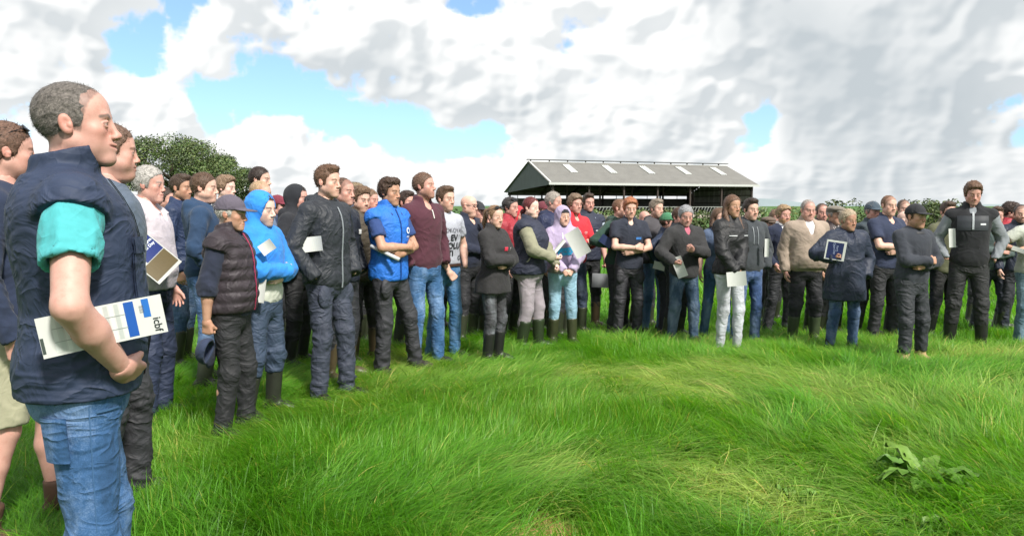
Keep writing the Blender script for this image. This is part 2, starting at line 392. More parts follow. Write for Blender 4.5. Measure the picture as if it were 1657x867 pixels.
def build_ground():
    xs = np.concatenate([-np.geomspace(9000, 12, 22), np.linspace(-11, 11, 90), np.geomspace(12, 9000, 22)]); ys = np.concatenate([[-9000, -800, -60, -8], np.linspace(-3, 14, 80), np.linspace(14.6, 31, 16), np.geomspace(33, 9000, 30)])
    X, Yg = np.meshgrid(xs, ys, indexing='ij'); Z = terrain(X, Yg); V = np.stack([X, Yg, Z], -1).reshape(-1, 3); nx, ny = X.shape; i = np.arange(nx * ny).reshape(nx, ny)
    Q = np.stack([i[:-1, :-1], i[1:, :-1], i[1:, 1:], i[:-1, 1:]], -1).reshape(-1, 4)
    tag(obj_np('ground', V, Q, ground_mat()), kind='structure')
build_ground()

def blade_mat(name, green, tip, trans=.5):
    m = bpy.data.materials.new(name); m.use_nodes = True; nt = m.node_tree; N = nt.nodes; L = nt.links; N.clear()
    out = N.new('ShaderNodeOutputMaterial'); a = N.new('ShaderNodeAttribute'); a.attribute_name = 'Col'; av = N.new('ShaderNodeAttribute'); av.attribute_type = 'INSTANCER'; av.attribute_name = 'hue'
    base = _ramp(nt, av.outputs['Fac'], [(0.0, mul(green, .62)), (.35, green), (.7, mix(green, tip, .45)), (1.0, tip)])
    mx = N.new('ShaderNodeMix'); mx.data_type = 'RGBA'; mx.blend_type = 'MULTIPLY'; mx.inputs[0].default_value = 1; L.new(base, mx.inputs[6]); L.new(a.outputs['Color'], mx.inputs[7])
    p = N.new('ShaderNodeBsdfPrincipled'); L.new(mx.outputs[2], p.inputs['Base Color']); p.inputs['Roughness'].default_value = .45; p.inputs['Specular IOR Level'].default_value = .40
    t = N.new('ShaderNodeBsdfTranslucent'); tm = N.new('ShaderNodeMix'); tm.data_type = 'RGBA'; tm.blend_type = 'MULTIPLY'; tm.inputs[0].default_value = 1; L.new(mx.outputs[2], tm.inputs[6]); tm.inputs[7].default_value = (1.25, 1.3, .6, 1); L.new(tm.outputs[2], t.inputs[0])
    ms = N.new('ShaderNodeMixShader'); ms.inputs[0].default_value = trans; L.new(p.outputs[0], ms.inputs[1]); L.new(t.outputs[0], ms.inputs[2]); L.new(ms.outputs[0], out.inputs[0]); return m
GRASS = blade_mat('grass_blade', (.105, .325, .020), (.38, .50, .14), .50); STRAW = blade_mat('straw_blade', (.50, .42, .18), (.58, .50, .24), .3)
def tuft_mesh(name, rs, n, L0, lean, width, rad, seg=4, spread=.35, mat=None):
    """n bent blades rooted in a small disc, bowed towards +X by lean"""
    az = rs.randn(n) * (.5 if lean > .5 else 1.2); L = L0 * (.55 + .6 * rs.rand(n)); r = rad * np.sqrt(rs.rand(n)); ph = rs.rand(n) * 6.283; root = np.stack([r * np.cos(ph), r * np.sin(ph), -.03 + 0 * r], 1)
    th0 = np.abs(rs.randn(n) * spread * .5) + lean * .35; bend = lean * (1.0 + .5 * rs.rand(n)) + .25 * rs.rand(n); w = width * (.6 + .7 * rs.rand(n)); tw = rs.rand(n) * 3.14
    V = []; C = []; p = root.copy(); cs = .66 + .62 * rs.rand(n); dry = (rs.rand(n) < .05)[:, None] * np.array([1.9, .35, 2.2])
    for k in range(seg + 1):
        t = k / seg; th = np.minimum(th0 + bend * t * 1.15, 1.9); d = np.stack([np.sin(th) * np.cos(az), np.sin(th) * np.sin(az), np.cos(th)], 1)
        side = np.stack([-np.sin(az + tw * .35), np.cos(az + tw * .35), 0 * az], 1); ww = (w * (1 - t ** 2.2) + .0004)[:, None]
        V.append(np.stack([p - side * ww * .5, p + side * ww * .5], 1)); col = np.stack([cs * (1 + .15 * t), cs * (1.0 + .08 * t), cs * (1 - .1 * t)], 1) * (1 + dry); C.append(np.stack([col, col], 1)); p = p + d * (L / seg)[:, None]
    V = np.stack(V, 1); C = np.stack(C, 1); m = 2 * (seg + 1); Q = []
    for k in range(seg): Q.append(np.stack([np.arange(n) * m + 2 * k, np.arange(n) * m + 2 * k + 1, np.arange(n) * m + 2 * k + 3, np.arange(n) * m + 2 * k + 2], 1))
    return mesh_np(name, V.reshape(-1, 3), np.concatenate(Q), mat or GRASS, True, C.reshape(-1, 3))
def scatter(name, variants, P, rot, scl, idx, hue, label):
    """one countless object: tufts set on points by geometry nodes"""
    col = bpy.data.collections.new(name + '_tufts')
    for i, me in enumerate(variants): col.objects.link(bpy.data.objects.new('%s_tuft_%02d' % (name, i), me))
    me = bpy.data.meshes.new(name); me.vertices.add(len(P)); me.vertices.foreach_set('co', np.asarray(P, np.float32).ravel())
    def attr(n, t, d, key): at_ = me.attributes.new(n, t, 'POINT'); at_.data.foreach_set(key, np.ascontiguousarray(d).ravel())
    attr('rot', 'FLOAT_VECTOR', rot.astype(np.float32), 'vector'); attr('scl', 'FLOAT_VECTOR', scl.astype(np.float32), 'vector'); attr('pick', 'INT', idx.astype(np.int32), 'value'); attr('hue', 'FLOAT', hue.astype(np.float32), 'value')
    o = link(bpy.data.objects.new(name, me)); g = bpy.data.node_groups.new(name + '_scatter', 'GeometryNodeTree'); N = g.nodes; L = g.links
    g.interface.new_socket('Geometry', in_out='INPUT', socket_type='NodeSocketGeometry'); g.interface.new_socket('Geometry', in_out='OUTPUT', socket_type='NodeSocketGeometry')
    gi = N.new('NodeGroupInput'); go = N.new('NodeGroupOutput'); ip = N.new('GeometryNodeInstanceOnPoints'); ci = N.new('GeometryNodeCollectionInfo'); ci.inputs['Collection'].default_value = col; ci.inputs['Separate Children'].default_value = True; ci.inputs['Reset Children'].default_value = True
    def named(n, t): q = N.new('GeometryNodeInputNamedAttribute'); q.data_type = t; q.inputs['Name'].default_value = n; return q.outputs['Attribute']
    er = N.new('FunctionNodeEulerToRotation'); L.new(named('rot', 'FLOAT_VECTOR'), er.inputs[0]); ip.inputs['Pick Instance'].default_value = True
    L.new(gi.outputs[0], ip.inputs['Points']); L.new(ci.outputs[0], ip.inputs['Instance']); L.new(named('pick', 'INT'), ip.inputs['Instance Index']); L.new(er.outputs[0], ip.inputs['Rotation']); L.new(named('scl', 'FLOAT_VECTOR'), ip.inputs['Scale']); L.new(ip.outputs[0], go.inputs[0])
    md = o.modifiers.new('scatter', 'NODES'); md.node_group = g; tag(o, label, 'grass', kind='stuff'); return o
def flow(x, y):          # which way the long grass lies, how far it is laid over
    P = np.stack([x * .45 + 5, y * .45 + 2, 0 * x + 4.5], -1); P2 = np.stack([x * 1.1, y * 1.1 + 7, 0 * x + 11.5], -1)
    ang = (vnoise(P) - .5) * 7.5 + (vnoise(P2) - .5) * 3.0 + (vnoise(np.stack([x * 3.1 + 2, y * 3.1, 0 * x + 5.5], -1)) - .5) * 3.2 + 2.6
    lay = vnoise(np.stack([x * .8 + 20, y * .8, 0 * x + 3.3], -1)) * .62 + vnoise(np.stack([x * 2.3, y * 2.3 + 4, 0 * x + 8.3], -1)) * .38 + (vnoise(np.stack([x * 5.2, y * 5.2 + 9, 0 * x + 2.2], -1)) - .5) * .28
    def spot(px, py, rx, ry, w):
        Yc = ground_Y(py); Xc = (px - CX) / FPX * Yc; return w * np.exp(-((x - Xc) / rx) ** 2 - ((y - Yc) / ry) ** 2)
    lay = lay + spot(1330, 640, 1.6, .75, .45) + spot(1200, 605, .9, .5, .35) + spot(1180, 800, .45, .35, .45) + spot(860, 765, .45, .28, .40) + spot(930, 610, .30, .2, .35) + spot(1480, 590, 1.6, .5, .38) + spot(1340, 820, .3, .25, .4) - spot(560, 720, 1.2, .9, .28) - spot(1000, 700, 1.0, .35, .28)
    return ang, lay
def gaps(x, y):           # small dark openings where clumps have parted
    q = 0
    for px, py, rx, ry in ((845, 775, .16, .08), (1235, 822, .17, .09), (905, 606, .20, .09), (1000, 662, .13, .06), (470, 790, .10, .07), (1160, 640, .10, .05), (1430, 690, .10, .06), (215, 840, .15, .08), (900, 640, .14, .06), (1330, 640, .12, .06), (1620, 660, .16, .07)):
        Yc = ground_Y(py); q = np.maximum(q, np.exp(-((x - (px - CX) / FPX * Yc) / rx) ** 4 - ((y - Yc) / ry) ** 4))
    return q
def bare(x, y):
    Yc = ground_Y(852); Xc = (872 - CX) / FPX * Yc; d = ground_Y(768); q = np.exp(-((x - Xc) / .33) ** 4 - ((y - Yc + .12) / .34) ** 4)
    for px, py in ((1510, 770),): d = ground_Y(py, .1); q = np.maximum(q, .9 * np.exp(-((x - (px - CX) / FPX * d) / .15) ** 4 - ((y - d + .04) / .16) ** 4))
    return q
def build_grass():
    rs = np.random.RandomState(5); var = []
    for i in range(8): var.append(tuft_mesh('upright', rs, 30, .21, .30, .0046, .06))
    for i in range(8): var.append(tuft_mesh('bowed', rs, 30, .29, .85, .0046, .06))
    for i in range(8): var.append(tuft_mesh('laid', rs, 30, .40, 1.30, .0046, .07))
    for i in range(6): var.append(tuft_mesh('far', rs, 16, .24, .45, .013, .11, 2))
    Ps = []
    for y0, y1, den in ((2.6, 4.6, 500), (4.6, 6.6, 400), (6.6, 9.4, 250), (9.4, 13, 70), (13, 20, 24), (20, 33, 9)):
        w = y1 * .76 + 1.7; n = int(den * 2 * w * (y1 - y0)); x = (rs.rand(n) * 2 - 1) * w; y = y0 + rs.rand(n) * (y1 - y0); ok = np.abs(x) < y * .74 + 1.6; Ps.append(np.stack([x[ok], y[ok]], 1))
    P = np.concatenate(Ps); x, y = P[:, 0], P[:, 1]; keep = (rs.rand(len(x)) > bare(x, y) * .93) & (rs.rand(len(x)) > gaps(x, y) * .95); x, y = x[keep], y[keep]; n = len(x)
    ang, lay = flow(x, y); lay = lay + rs.randn(n) * .06; cls = np.where(lay > .70, 2, np.where(lay > .47, 1, 0)); idx = cls * 8 + rs.randint(0, 8, n); far = y > 9.4; idx = np.where(far, 24 + rs.randint(0, 6, n), idx)
    rot = np.stack([rs.randn(n) * .10, rs.randn(n) * .10, ang + rs.randn(n) * .45], 1); s = .62 + .5 * rs.rand(n) + .35 * vnoise(np.stack([x * 4.1 + 7, y * 4.1, 0 * x + 9.5], -1)) + .25 * vnoise(np.stack([x * 1.3, y * 1.3, 0 * x + 1.5], -1)); s = np.where(far, s * np.clip(y / 11, .9, 2.0), s); zs = np.where(far, s * .75, s)
    tr = np.zeros(n)
    for q in CAST.values():
        for f in q.A: w = q.M @ Vector(f); tr = np.maximum(tr, np.exp(-(((x - w.x) / .30) ** 2 + ((y - w.y + .12) / .42) ** 2)))
    s = s * (1 - .25 * tr); zs = zs * (1 - .45 * tr) * np.where(cls == 2, .72, 1)
    hue = np.clip(.14 + .62 * (vnoise(np.stack([x * .9, y * .9, 0 * x + 6.5], -1)) - .15) + 1.1 * np.clip(lay - .58, 0, 1) + rs.randn(n) * .12 , 0, 1)
    n2 = 150; Yc = ground_Y(850); Xc = (872 - CX) / FPX * Yc; bx = Xc + rs.randn(n2) * .14; by = Yc + rs.randn(n2) * .15
    scatter('dead_grass', [tuft_mesh('straw', rs, 14, .16, .8, .005, .05, mat=STRAW) for _ in range(4)], np.stack([bx, by, terrain(bx, by)], 1), np.stack([0 * bx, 0 * bx, rs.rand(n2) * 6.28], 1), np.ones((n2, 3)) * .8, rs.randint(0, 4, n2), rs.rand(n2), 'small patch of dead straw-coloured grass at the bottom edge')
    scatter('grass', var, np.stack([x, y, terrain(x, y)], 1), rot, np.stack([s, s, zs], 1), idx, hue, 'long lush green meadow grass, flattened in swirls, filling the foreground')

# ---- leaves in bulk: quads round clump centres
def leaf_mat(name, c, rough=.6):
    m, nt, b = nodes(name); a = nt.nodes.new('ShaderNodeAttribute'); a.attribute_name = 'Col'
    mx = nt.nodes.new('ShaderNodeMix'); mx.data_type = 'RGBA'; mx.blend_type = 'MULTIPLY'; mx.inputs[0].default_value = 1; mx.inputs[6].default_value = (*c, 1); nt.links.new(a.outputs['Color'], mx.inputs[7])
    nt.links.new(mx.outputs[2], b.inputs['Base Color']); b.inputs['Roughness'].default_value = rough; return m
def leaves(name, cen, rad, per, size, mat, parent, rs, squash=1.0):
    cen = np.asarray(cen, float); rad = np.asarray(rad, float); n = len(cen) * per; c = np.repeat(cen, per, 0); r = np.repeat(rad, per)
    d = rs.randn(n, 3); d /= np.linalg.norm(d, axis=1, keepdims=True); d[:, 2] = np.where(d[:, 2] < -.4, -d[:, 2], d[:, 2]); p = c + d * (r * (.72 + .36 * rs.rand(n)))[:, None] * np.array([1, 1, squash])
    nn = d + rs.randn(n, 3) * .55; nn /= np.linalg.norm(nn, axis=1, keepdims=True); t = np.cross(nn, rs.randn(n, 3)); t /= np.linalg.norm(t, axis=1, keepdims=True); u = np.cross(nn, t); sz = (size * (.5 + .8 * rs.rand(n)))[:, None]
    V = np.stack([p - t * sz, p - u * sz * .5, p + t * sz, p + u * sz * .5], 1).reshape(-1, 3); k = .65 + .7 * rs.rand(n); cl = np.repeat(.55 + .9 * rs.rand(len(cen)), per); hue = np.stack([k * cl * (.85 + .5 * rs.rand(n)), k * cl, k * cl * (.7 + .5 * rs.rand(n))], 1)
    return obj_np(name, V, np.arange(4 * n).reshape(-1, 4), mat, parent, False, np.repeat(hue, 4, 0))
def limb(g, pts, r0, r1, n=7):
    pts = [Vector(p) for p in pts]; rings = []
    for i, p in enumerate(pts):
        d = (pts[min(i + 1, len(pts) - 1)] - pts[max(i - 1, 0)]).normalized(); x = d.orthogonal().normalized(); y = d.cross(x); r = r0 + (r1 - r0) * i / (len(pts) - 1); k = len(g.v)
        g.v += [tuple(p + (x * math.cos(q) + y * math.sin(q)) * r) for q in [2 * math.pi * j / n for j in range(n)]]; rings.append(k)
    for a, b in zip(rings, rings[1:]):
        for j in range(n): g.f.append((a + j, a + (j + 1) % n, b + (j + 1) % n, b + j))
BARK = plain('bark', '#4a4036', .9, bump=(8, .05))
def tree(px, Y, ptop, half_px, zbase, label, seed, mat, ncl=46):
    rs = np.random.RandomState(seed); top = at(px, ptop, Y); zt = top[2]; hw = half_px / FPX * Y; root = empty('tree', (top[0], Y, 0)); tag(root, label, 'tree', 'trees beyond the field')
    g = Geo(); limb(g, [(0, 0, -.2), (.1, 0, zbase * .6), (.05, .1, zt * .45), (0, 0, zt * .7)], .38, .12)
    for k in range(7): 
        q = k * .9; limb(g, [(0, 0, zt * (.25 + .05 * k)), (hw * .35 * math.cos(q), hw * .35 * math.sin(q), zt * (.42 + .04 * k)), (hw * .7 * math.cos(q), hw * .7 * math.sin(q), zt * (.5 + .05 * k))], .16, .04)
    g.obj('trunk', BARK, root, True); cen = []; rad = []
    for i in range(ncl):
        q = rs.rand() * 6.283; e = math.asin(min(1, rs.rand() * 1.45 - .45)); rr = .80 + .12 * rs.rand(); cr = hw * (.20 + .14 * rs.rand()); zc = (zt + zbase) * .42
        cen.append((math.cos(q) * math.cos(e) * (hw - cr) * rr * 1.08, math.sin(q) * math.cos(e) * (hw - cr) * rr, zc + math.sin(e) * (zt - zc - cr * .8))); rad.append(cr)
    leaves('crown', cen, rad, 520, .0125 * Y / 8, mat, root, rs, .85); return root
LEAF_A = leaf_mat('leaf_sycamore', (.050, .085, .022)); LEAF_B = leaf_mat('leaf_hedge', (.060, .095, .025)); LEAF_C = leaf_mat('leaf_dark', (.030, .055, .018))
tree(275, 60, 216, 122, 1.2, 'broad round dark green tree behind the man in the white shirt', 3, LEAF_A, 60)
tree(362, 64, 250, 62, 1.0, 'smaller dark green tree adjoining the big round one on its right', 4, LEAF_A, 34)
tree(1512, 62, 330, 26, .8, 'dark green tree behind the man in the black cap', 6, LEAF_C, 22)
tree(1606, 55, 341, 20, .6, 'small green tree beside the tall man at his left shoulder', 8, LEAF_A, 18)
def hedge(x0, x1, Y, hgt, label, seed, mat, dense=150, gap=None):
    rs = np.random.RandomState(seed); cen = []; rad = []; L = x1 - x0; root = empty('hedge', ((x0 + x1) / 2, Y, 0)); tag(root, label, 'hedge')
    for x in np.arange(-L / 2, L / 2, .42):
        hh = hgt * (.75 + .45 * float(vnoise(np.array([(x + x0) * .6 + 3, seed * 1.0, .5])))) 
        for z in np.arange(.2, hh, .42): cen.append((x + rs.randn() * .12, rs.randn() * .25, z)); rad.append(.30 + .16 * rs.rand())
    leaves('foliage', cen, rad, dense, .075, mat, root, rs)
    for x in np.arange(-L / 2, L / 2, 1.1):
        g = Geo(); limb(g, [(x, 0, -.1), (x + rs.randn() * .1, 0, hgt * .4), (x + rs.randn() * .2, 0, hgt * .7)], .05, .02, 5)
        g.obj('stem', BARK, root, True)
hedge(3.3, 10.2, 33, 1.30, 'scrubby green hedge in front of the open barn', 3, LEAF_B)
hedge(10.6, 26, 36, 1.42, 'green hedge along the field behind the people on the right', 5, LEAF_B, 90)
hedge(-26, -3.0, 44, 1.15, 'low green hedge on the skyline behind the people on the left', 9, LEAF_C, 60)
def hill():
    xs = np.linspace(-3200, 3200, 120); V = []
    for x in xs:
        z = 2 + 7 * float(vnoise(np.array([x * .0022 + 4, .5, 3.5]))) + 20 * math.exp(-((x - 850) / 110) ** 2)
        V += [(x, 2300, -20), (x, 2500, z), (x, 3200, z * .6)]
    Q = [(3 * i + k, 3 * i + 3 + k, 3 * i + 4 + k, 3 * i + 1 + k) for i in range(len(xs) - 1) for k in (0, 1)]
    m = plain('far_hill', '#7f8d90', .95, var=.15, sc=.004); tag(obj_np('hills', np.array(V), np.array(Q), m), kind='structure')  # muted blue-grey base colour stands in for the haze of distance
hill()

# ---- open-fronted cattle shed
def barn():
    A = at(891, 294, 90.0); rot = R(20); W_, L_ = 13.5, 29.6
    zE = A[2]; root = empty('barn', (A[0], A[1], 0), rot); tag(root, 'long open-fronted grey cattle shed with skylights in its roof', 'barn')
    zR = zE + 2.75; zB = zE - .9; yR = 6.6; yB = 15.5; rid = 6.6; X0, X1 = 0., L_
    roofm = plain('fibre_cement_roof', '#6e6d69', .8, bump=(3, .01), var=.10, sc=.8); clad = plain('grey_cladding', '#62676a', .7, var=.10, sc=1.0); steel = plain('rusty_steel', '#3a302c', .7); dark = plain('weathered_boarding', '#6a6964', .9, var=.25, sc=2.0)
    sky_ = plain('translucent_sheet', '#b4b8b4', .4, var=.08); conc = plain('concrete_panel', '#8c8b85', .9, var=.2, sc=1.5); whitem = plain('white_flashing', '#d4d6d4', .5)
    wave = lambda x: .035 * math.cos(x * 2 * math.pi / .33)
    def slope(name, ya, za, yb, zb, xa, xb, m, par, dz=0):
        xs = np.arange(xa, xb + .01, .0825 * 2); g = Geo()
        for a, b in zip(xs, xs[1:]): g.quad((a, ya, za + wave(a) + dz), (b, ya, za + wave(b) + dz), (b, yb, zb + wave(b) + dz), (a, yb, zb + wave(a) + dz)); g.quad((a, yb, zb + wave(a) + dz - .03), (b, yb, zb + wave(b) + dz - .03), (b, ya, za + wave(b) + dz - .03), (a, ya, za + wave(a) + dz - .03))
        return g.obj(name, m, par)
    rf = slope('roof', -.5, zE - .10, yR, zR, X0 - .4, X1 + .4, roofm, root); slope('rear_roof', yB + .4, zB - .1, yR, zR, X0 - .4, X1 + .4, roofm, root)
    for i in range(5):
        x = 4.0 + i * 5.6; f0, f1 = .48, .88; y0 = -.5 + (yR + .5) * f0; y1 = -.5 + (yR + .5) * f1; z0 = zE - .1 + (zR - zE + .1) * f0; z1 = zE - .1 + (zR - zE + .1) * f1
        slope('skylight', y0, z0, y1, z1, x, x + 1.0, sky_, rf, .05)
    Geo().box((X0 - .5, rid - .25, zR + .22), (X1 + .5, rid + .25, zR + .32)).obj('ridge_cap', plain('ridge_cap', '#4a4c4a', .7), rf)
    g = Geo().box((X0 - .3, rid - .15, zR - .02), (X1 + .3, rid + .15, zR + .03))
    g.obj('ridge_flashing', whitem, rf)
    for x in np.arange(X0, X1 + .1, 2.6): Geo().box((x - .04, rid - .12, zR), (x + .04, rid + .12, zR + .23)).obj('cap_bracket', steel, rf)
    Geo().box((X0 - .45, -.62, zE - .38), (X1 + .45, -.50, zE - .10)).obj('gutter', plain('gutter', '#b4b6b4', .5), root)
    # left gable sheeting, its lower edge rising to the front
    gx = X0 - .15; ys = np.arange(-.3, yB + .2, .16); g = Geo(); zt = lambda y: (zE - .1 + (y + .5) / (yR + .5) * (zR - zE + .1) if y < yR else zR + (y - yR) / (yB - yR) * (zB - zR)) - .05; zl = lambda y: zE - .35 + (y / yB) * (zB - zE + .15)
    for k, (a, b) in enumerate(zip(ys, ys[1:])):
        o = .03 if k % 2 else 0; g.quad((gx - o, a, zl(a)), (gx - o, b, zl(b)), (gx - o, b, zt(b)), (gx - o, a, zt(a))); g.quad((gx, b, zl(b)), (gx - .03, b, zl(b)), (gx - .03, b, zt(b)), (gx, b, zt(b)))
    g.obj('gable_cladding', clad, root)
    Geo().bar((gx - .06, -.5, zE - .05), (gx - .06, yR, zR + .08), .16, .05).obj('barge_board', whitem, root); Geo().bar((gx - .06, yR, zR + .08), (gx - .06, yB, zB + .05), .16, .05).obj('barge_board', whitem, root)
    pm = Geo().box((-.10, -.10, 0), (.10, .10, zE - .2)).mesh('post', steel)
    nb = 6
    for i in range(nb + 1):
        x = X0 + .3 + (L_ - .6) * i / nb
        for y in (0., 6.6, yB - .2):
            if i in (0,) and y == 6.6: continue
            o = link(bpy.data.objects.new('post', pm), root); o.location = (x, y, 0); o.scale.z = (1.0 if y == 0 else (zR - .4) / (zE - .2) if y == 6.6 else (zB - .2) / (zE - .2))
        g = Geo(); g.bar((x, 0, zE - .35), (x, yR, zR - .25), .14, .30); g.bar((x, yR, zR - .25), (x, yB, zB - .35), .14, .30); g.bar((x, .0, zE - 1.1), (x, 1.3, zE + .05), .09); g.obj('rafter', steel, root)
    for k in range(6):
        f = (k + .5) / 6; Geo().bar((X0, yR * f, zE - .25 + (zR - zE) * f), (X1, yR * f, zE - .25 + (zR - zE) * f), .10, .16).obj('purlin', steel, root)
        y = yR + (yB - yR) * f; z = zR - .3 + (zB - zR) * f; Geo().bar((X0, y, z), (X1, y, z), .10, .16).obj('purlin', steel, root)
    # rear wall with a gap of daylight under the eave, then right end boarding
    Geo().box((X0, yB - .15, 0), (X1, yB, zB - .95)).obj('rear_wall', dark, root); Geo().box((X0 + .05, yB - .13, zB - .55), (X1, yB - .02, zB - .1)).obj('eave_board', dark, root)
    for i in range(12): Geo().bar((X0 + 1.5 + i * 2.6, yB - .08, zB - 1.0), (X0 + 1.5 + i * 2.6, yB - .08, zB - .3), .07).obj('stud', steel, root)
    bm = {}
    for k, y in enumerate(np.arange(.12, yB - .4, .62)):
        zt_ = zt(y + .3) - .35; off_ = .03 * (k % 2); Geo().box((X1 - .12 + off_, y, .9), (X1 - .06 + off_, y + .58, max(zt_, 1.2))).obj('board', conc, root)
    for z in (1.9, 2.9, 3.7): Geo().box((X1 - .26, .1, z), (X1 - .15, yB - .3, z + .10)).obj('side_rail', steel, root)
    Geo().box((X1 - .35, .0, 0), (X1 + .05, yB - .1, .9)).obj('side_wall', conc, root)
    Geo().box((X0 + .2, 10.5, 0), (X1 - .5, 10.7, 1.6)).obj('inner_partition', dark, root)
    fl = Geo().box((X0, -.3, .01), (X1, yB, .06)); fl.obj('slab', conc, root)
    # feed barrier: two rails, slanting bars, kerb wall
    fb = empty('feed_barrier', (A[0], A[1], 0), rot); tag(fb, 'galvanised slant-bar feed barrier on a low concrete kerb along the barn front', 'barrier'); gal = plain('galvanised_steel', '#a9aca8', .45, .4)
    for z in (.62, 1.42): Geo().bar((4.5, -.75, z), (L_ + .5, -.75, z), .07).obj('rail', gal, fb)
    bm = Geo().bar((-.20, 0, .62), (.20, 0, 1.42), .05).mesh('bar', gal)
    for i in range(58): o = link(bpy.data.objects.new('bar', bm), fb); o.location = (4.8 + i * .46, -.75, 0)
    Geo().box((4.5, -.95, 0), (L_ + .5, -.55, .55)).obj('kerb', plain('kerb_concrete', '#b3a89e', .9), fb)
barn()

# ---- parked vehicle behind the people on the left
def vehicle():
    c = at(192, 300, 21.0); root = empty('parked_car', (c[0] - .2, 21.0, float(fall(21.0))), R(4)); tag(root, 'parked vehicle with pale roof behind the man in the white shirt', 'vehicle'); zt = c[2] - .02
    body = plain('car_paint_silver', '#b9bcbb', .3, .3, var=.01); gl = plain('dark_glass', '#14161c', .12); ty = plain('tyre', '#17171a', .8)
    def hull(name, pr, w, m, taper=0):
        g = Geo(); n = len(pr)
        for s in (-1, 1):
            for x, z in pr: g.v.append((x, s * (w - taper * max(0, z - 1.0)), z))
        g.f = [tuple(range(n)), tuple(range(2 * n - 1, n - 1, -1))] + [(i, n + i, n + (i + 1) % n, (i + 1) % n) for i in range(n)]; return g.obj(name, m, root)
    k = zt / 1.8
    hull('body', [(-2.6, .45), (-2.6, 1.05 * k), (-1.0, 1.10 * k), (1.0, 1.10 * k), (2.3, 1.0 * k), (2.5, .75), (2.5, .45)], .9, body); hull('cab', [(-2.3, 1.08 * k), (-2.15, zt - .10), (-1.9, zt), (.6, zt), (.8, zt - .1), (1.5, 1.08 * k)], .80, body, .10)
    for x0, x1 in ((-2.0, -.9), (-.8, .15), (.25, 1.0)):
        g = Geo(); y = -.80; d = .10 * (zt - .2 - 1.0) + .01
        g.quad((x0, y - .012, 1.14 * k), (x1 + (.25 if x0 > .2 else 0), y - .012, 1.14 * k), (x1 - (.25 if x0 > .2 else 0), y + d - .03, zt - .22), (x0 + .05, y + d - .03, zt - .22)); g.obj('side_window', gl, root)
    for x in (-1.7, 1.6):
        g = Geo(); limb(g, [(x, -.92, .36), (x, -.70, .36)], .36, .36, 18); g.f.append(tuple(range(17, -1, -1))); w = g.obj('wheel', ty, root, False)
        g = Geo(); limb(g, [(x, -.935, .36), (x, -.90, .36)], .2, .2, 12); g.f.append(tuple(range(11, -1, -1))); g.obj('rim', body, w)
vehicle()

# ---- broad-leaved dock growing in the grass
def dock(px, py, n, size, label, seed):
    rs = np.random.RandomState(seed); Y = ground_Y(py, .05); X = (px - CX) / FPX * Y; root = empty('dock_plant', (X, Y, float(terrain(X, Y)))); tag(root, label, 'weed', 'broad-leaved weeds in the grass')
    m = leaf_mat('dock_leaf', (.085, .19, .024), .55)
    for i in range(n):
        az = i * 2.4 + rs.rand() * .5; L = size * (.7 + .6 * rs.rand()); el = .55 + .8 * rs.rand(); V = []; ns, nc = 9, 5; p = np.array([.02 * math.cos(az), .02 * math.sin(az), .09]); th = el
        for k in range(ns):
            t = k / (ns - 1); w = L * .30 * (math.sin(math.pi * min(1, .02 + t * .97)) ** .7) * (1.1 - .35 * t) if t > .22 else .006; d = np.array([math.cos(az) * math.cos(th), math.sin(az) * math.cos(th), math.sin(th)]); sd = np.array([-math.sin(az), math.cos(az), 0])
            for c in range(nc): q = (c / (nc - 1) - .5) * 2; V.append(p + sd * w * q * .5 + np.array([0, 0, .16 * w * abs(q) + .016 * math.sin(t * 17 + q * 3 + i) * (t > .2)]) + rs.randn(3) * .004)
            p = p + d * L / (ns - 1); th -= .16 + .05 * rs.rand()
        Q = [(k * nc + c, k * nc + c + 1, (k + 1) * nc + c + 1, (k + 1) * nc + c) for k in range(ns - 1) for c in range(nc - 1)]; kk = .8 + .4 * rs.rand()
        obj_np('leaf', np.array(V), np.array(Q), m, root, True, np.tile(np.array([kk * (.9 + .3 * rs.rand()), kk, kk * .9]), (len(V), 1)))
dock(1512, 778, 22, .235, 'large broad-leaved dock plant in the grass at the lower right', 2)
dock(1298, 806, 4, .12, 'tiny pale broad-leaved seedling in the grass left of the big dock', 3)
dock(1500, 850, 4, .15, 'small dock seedling low in the grass below the big dock', 5)
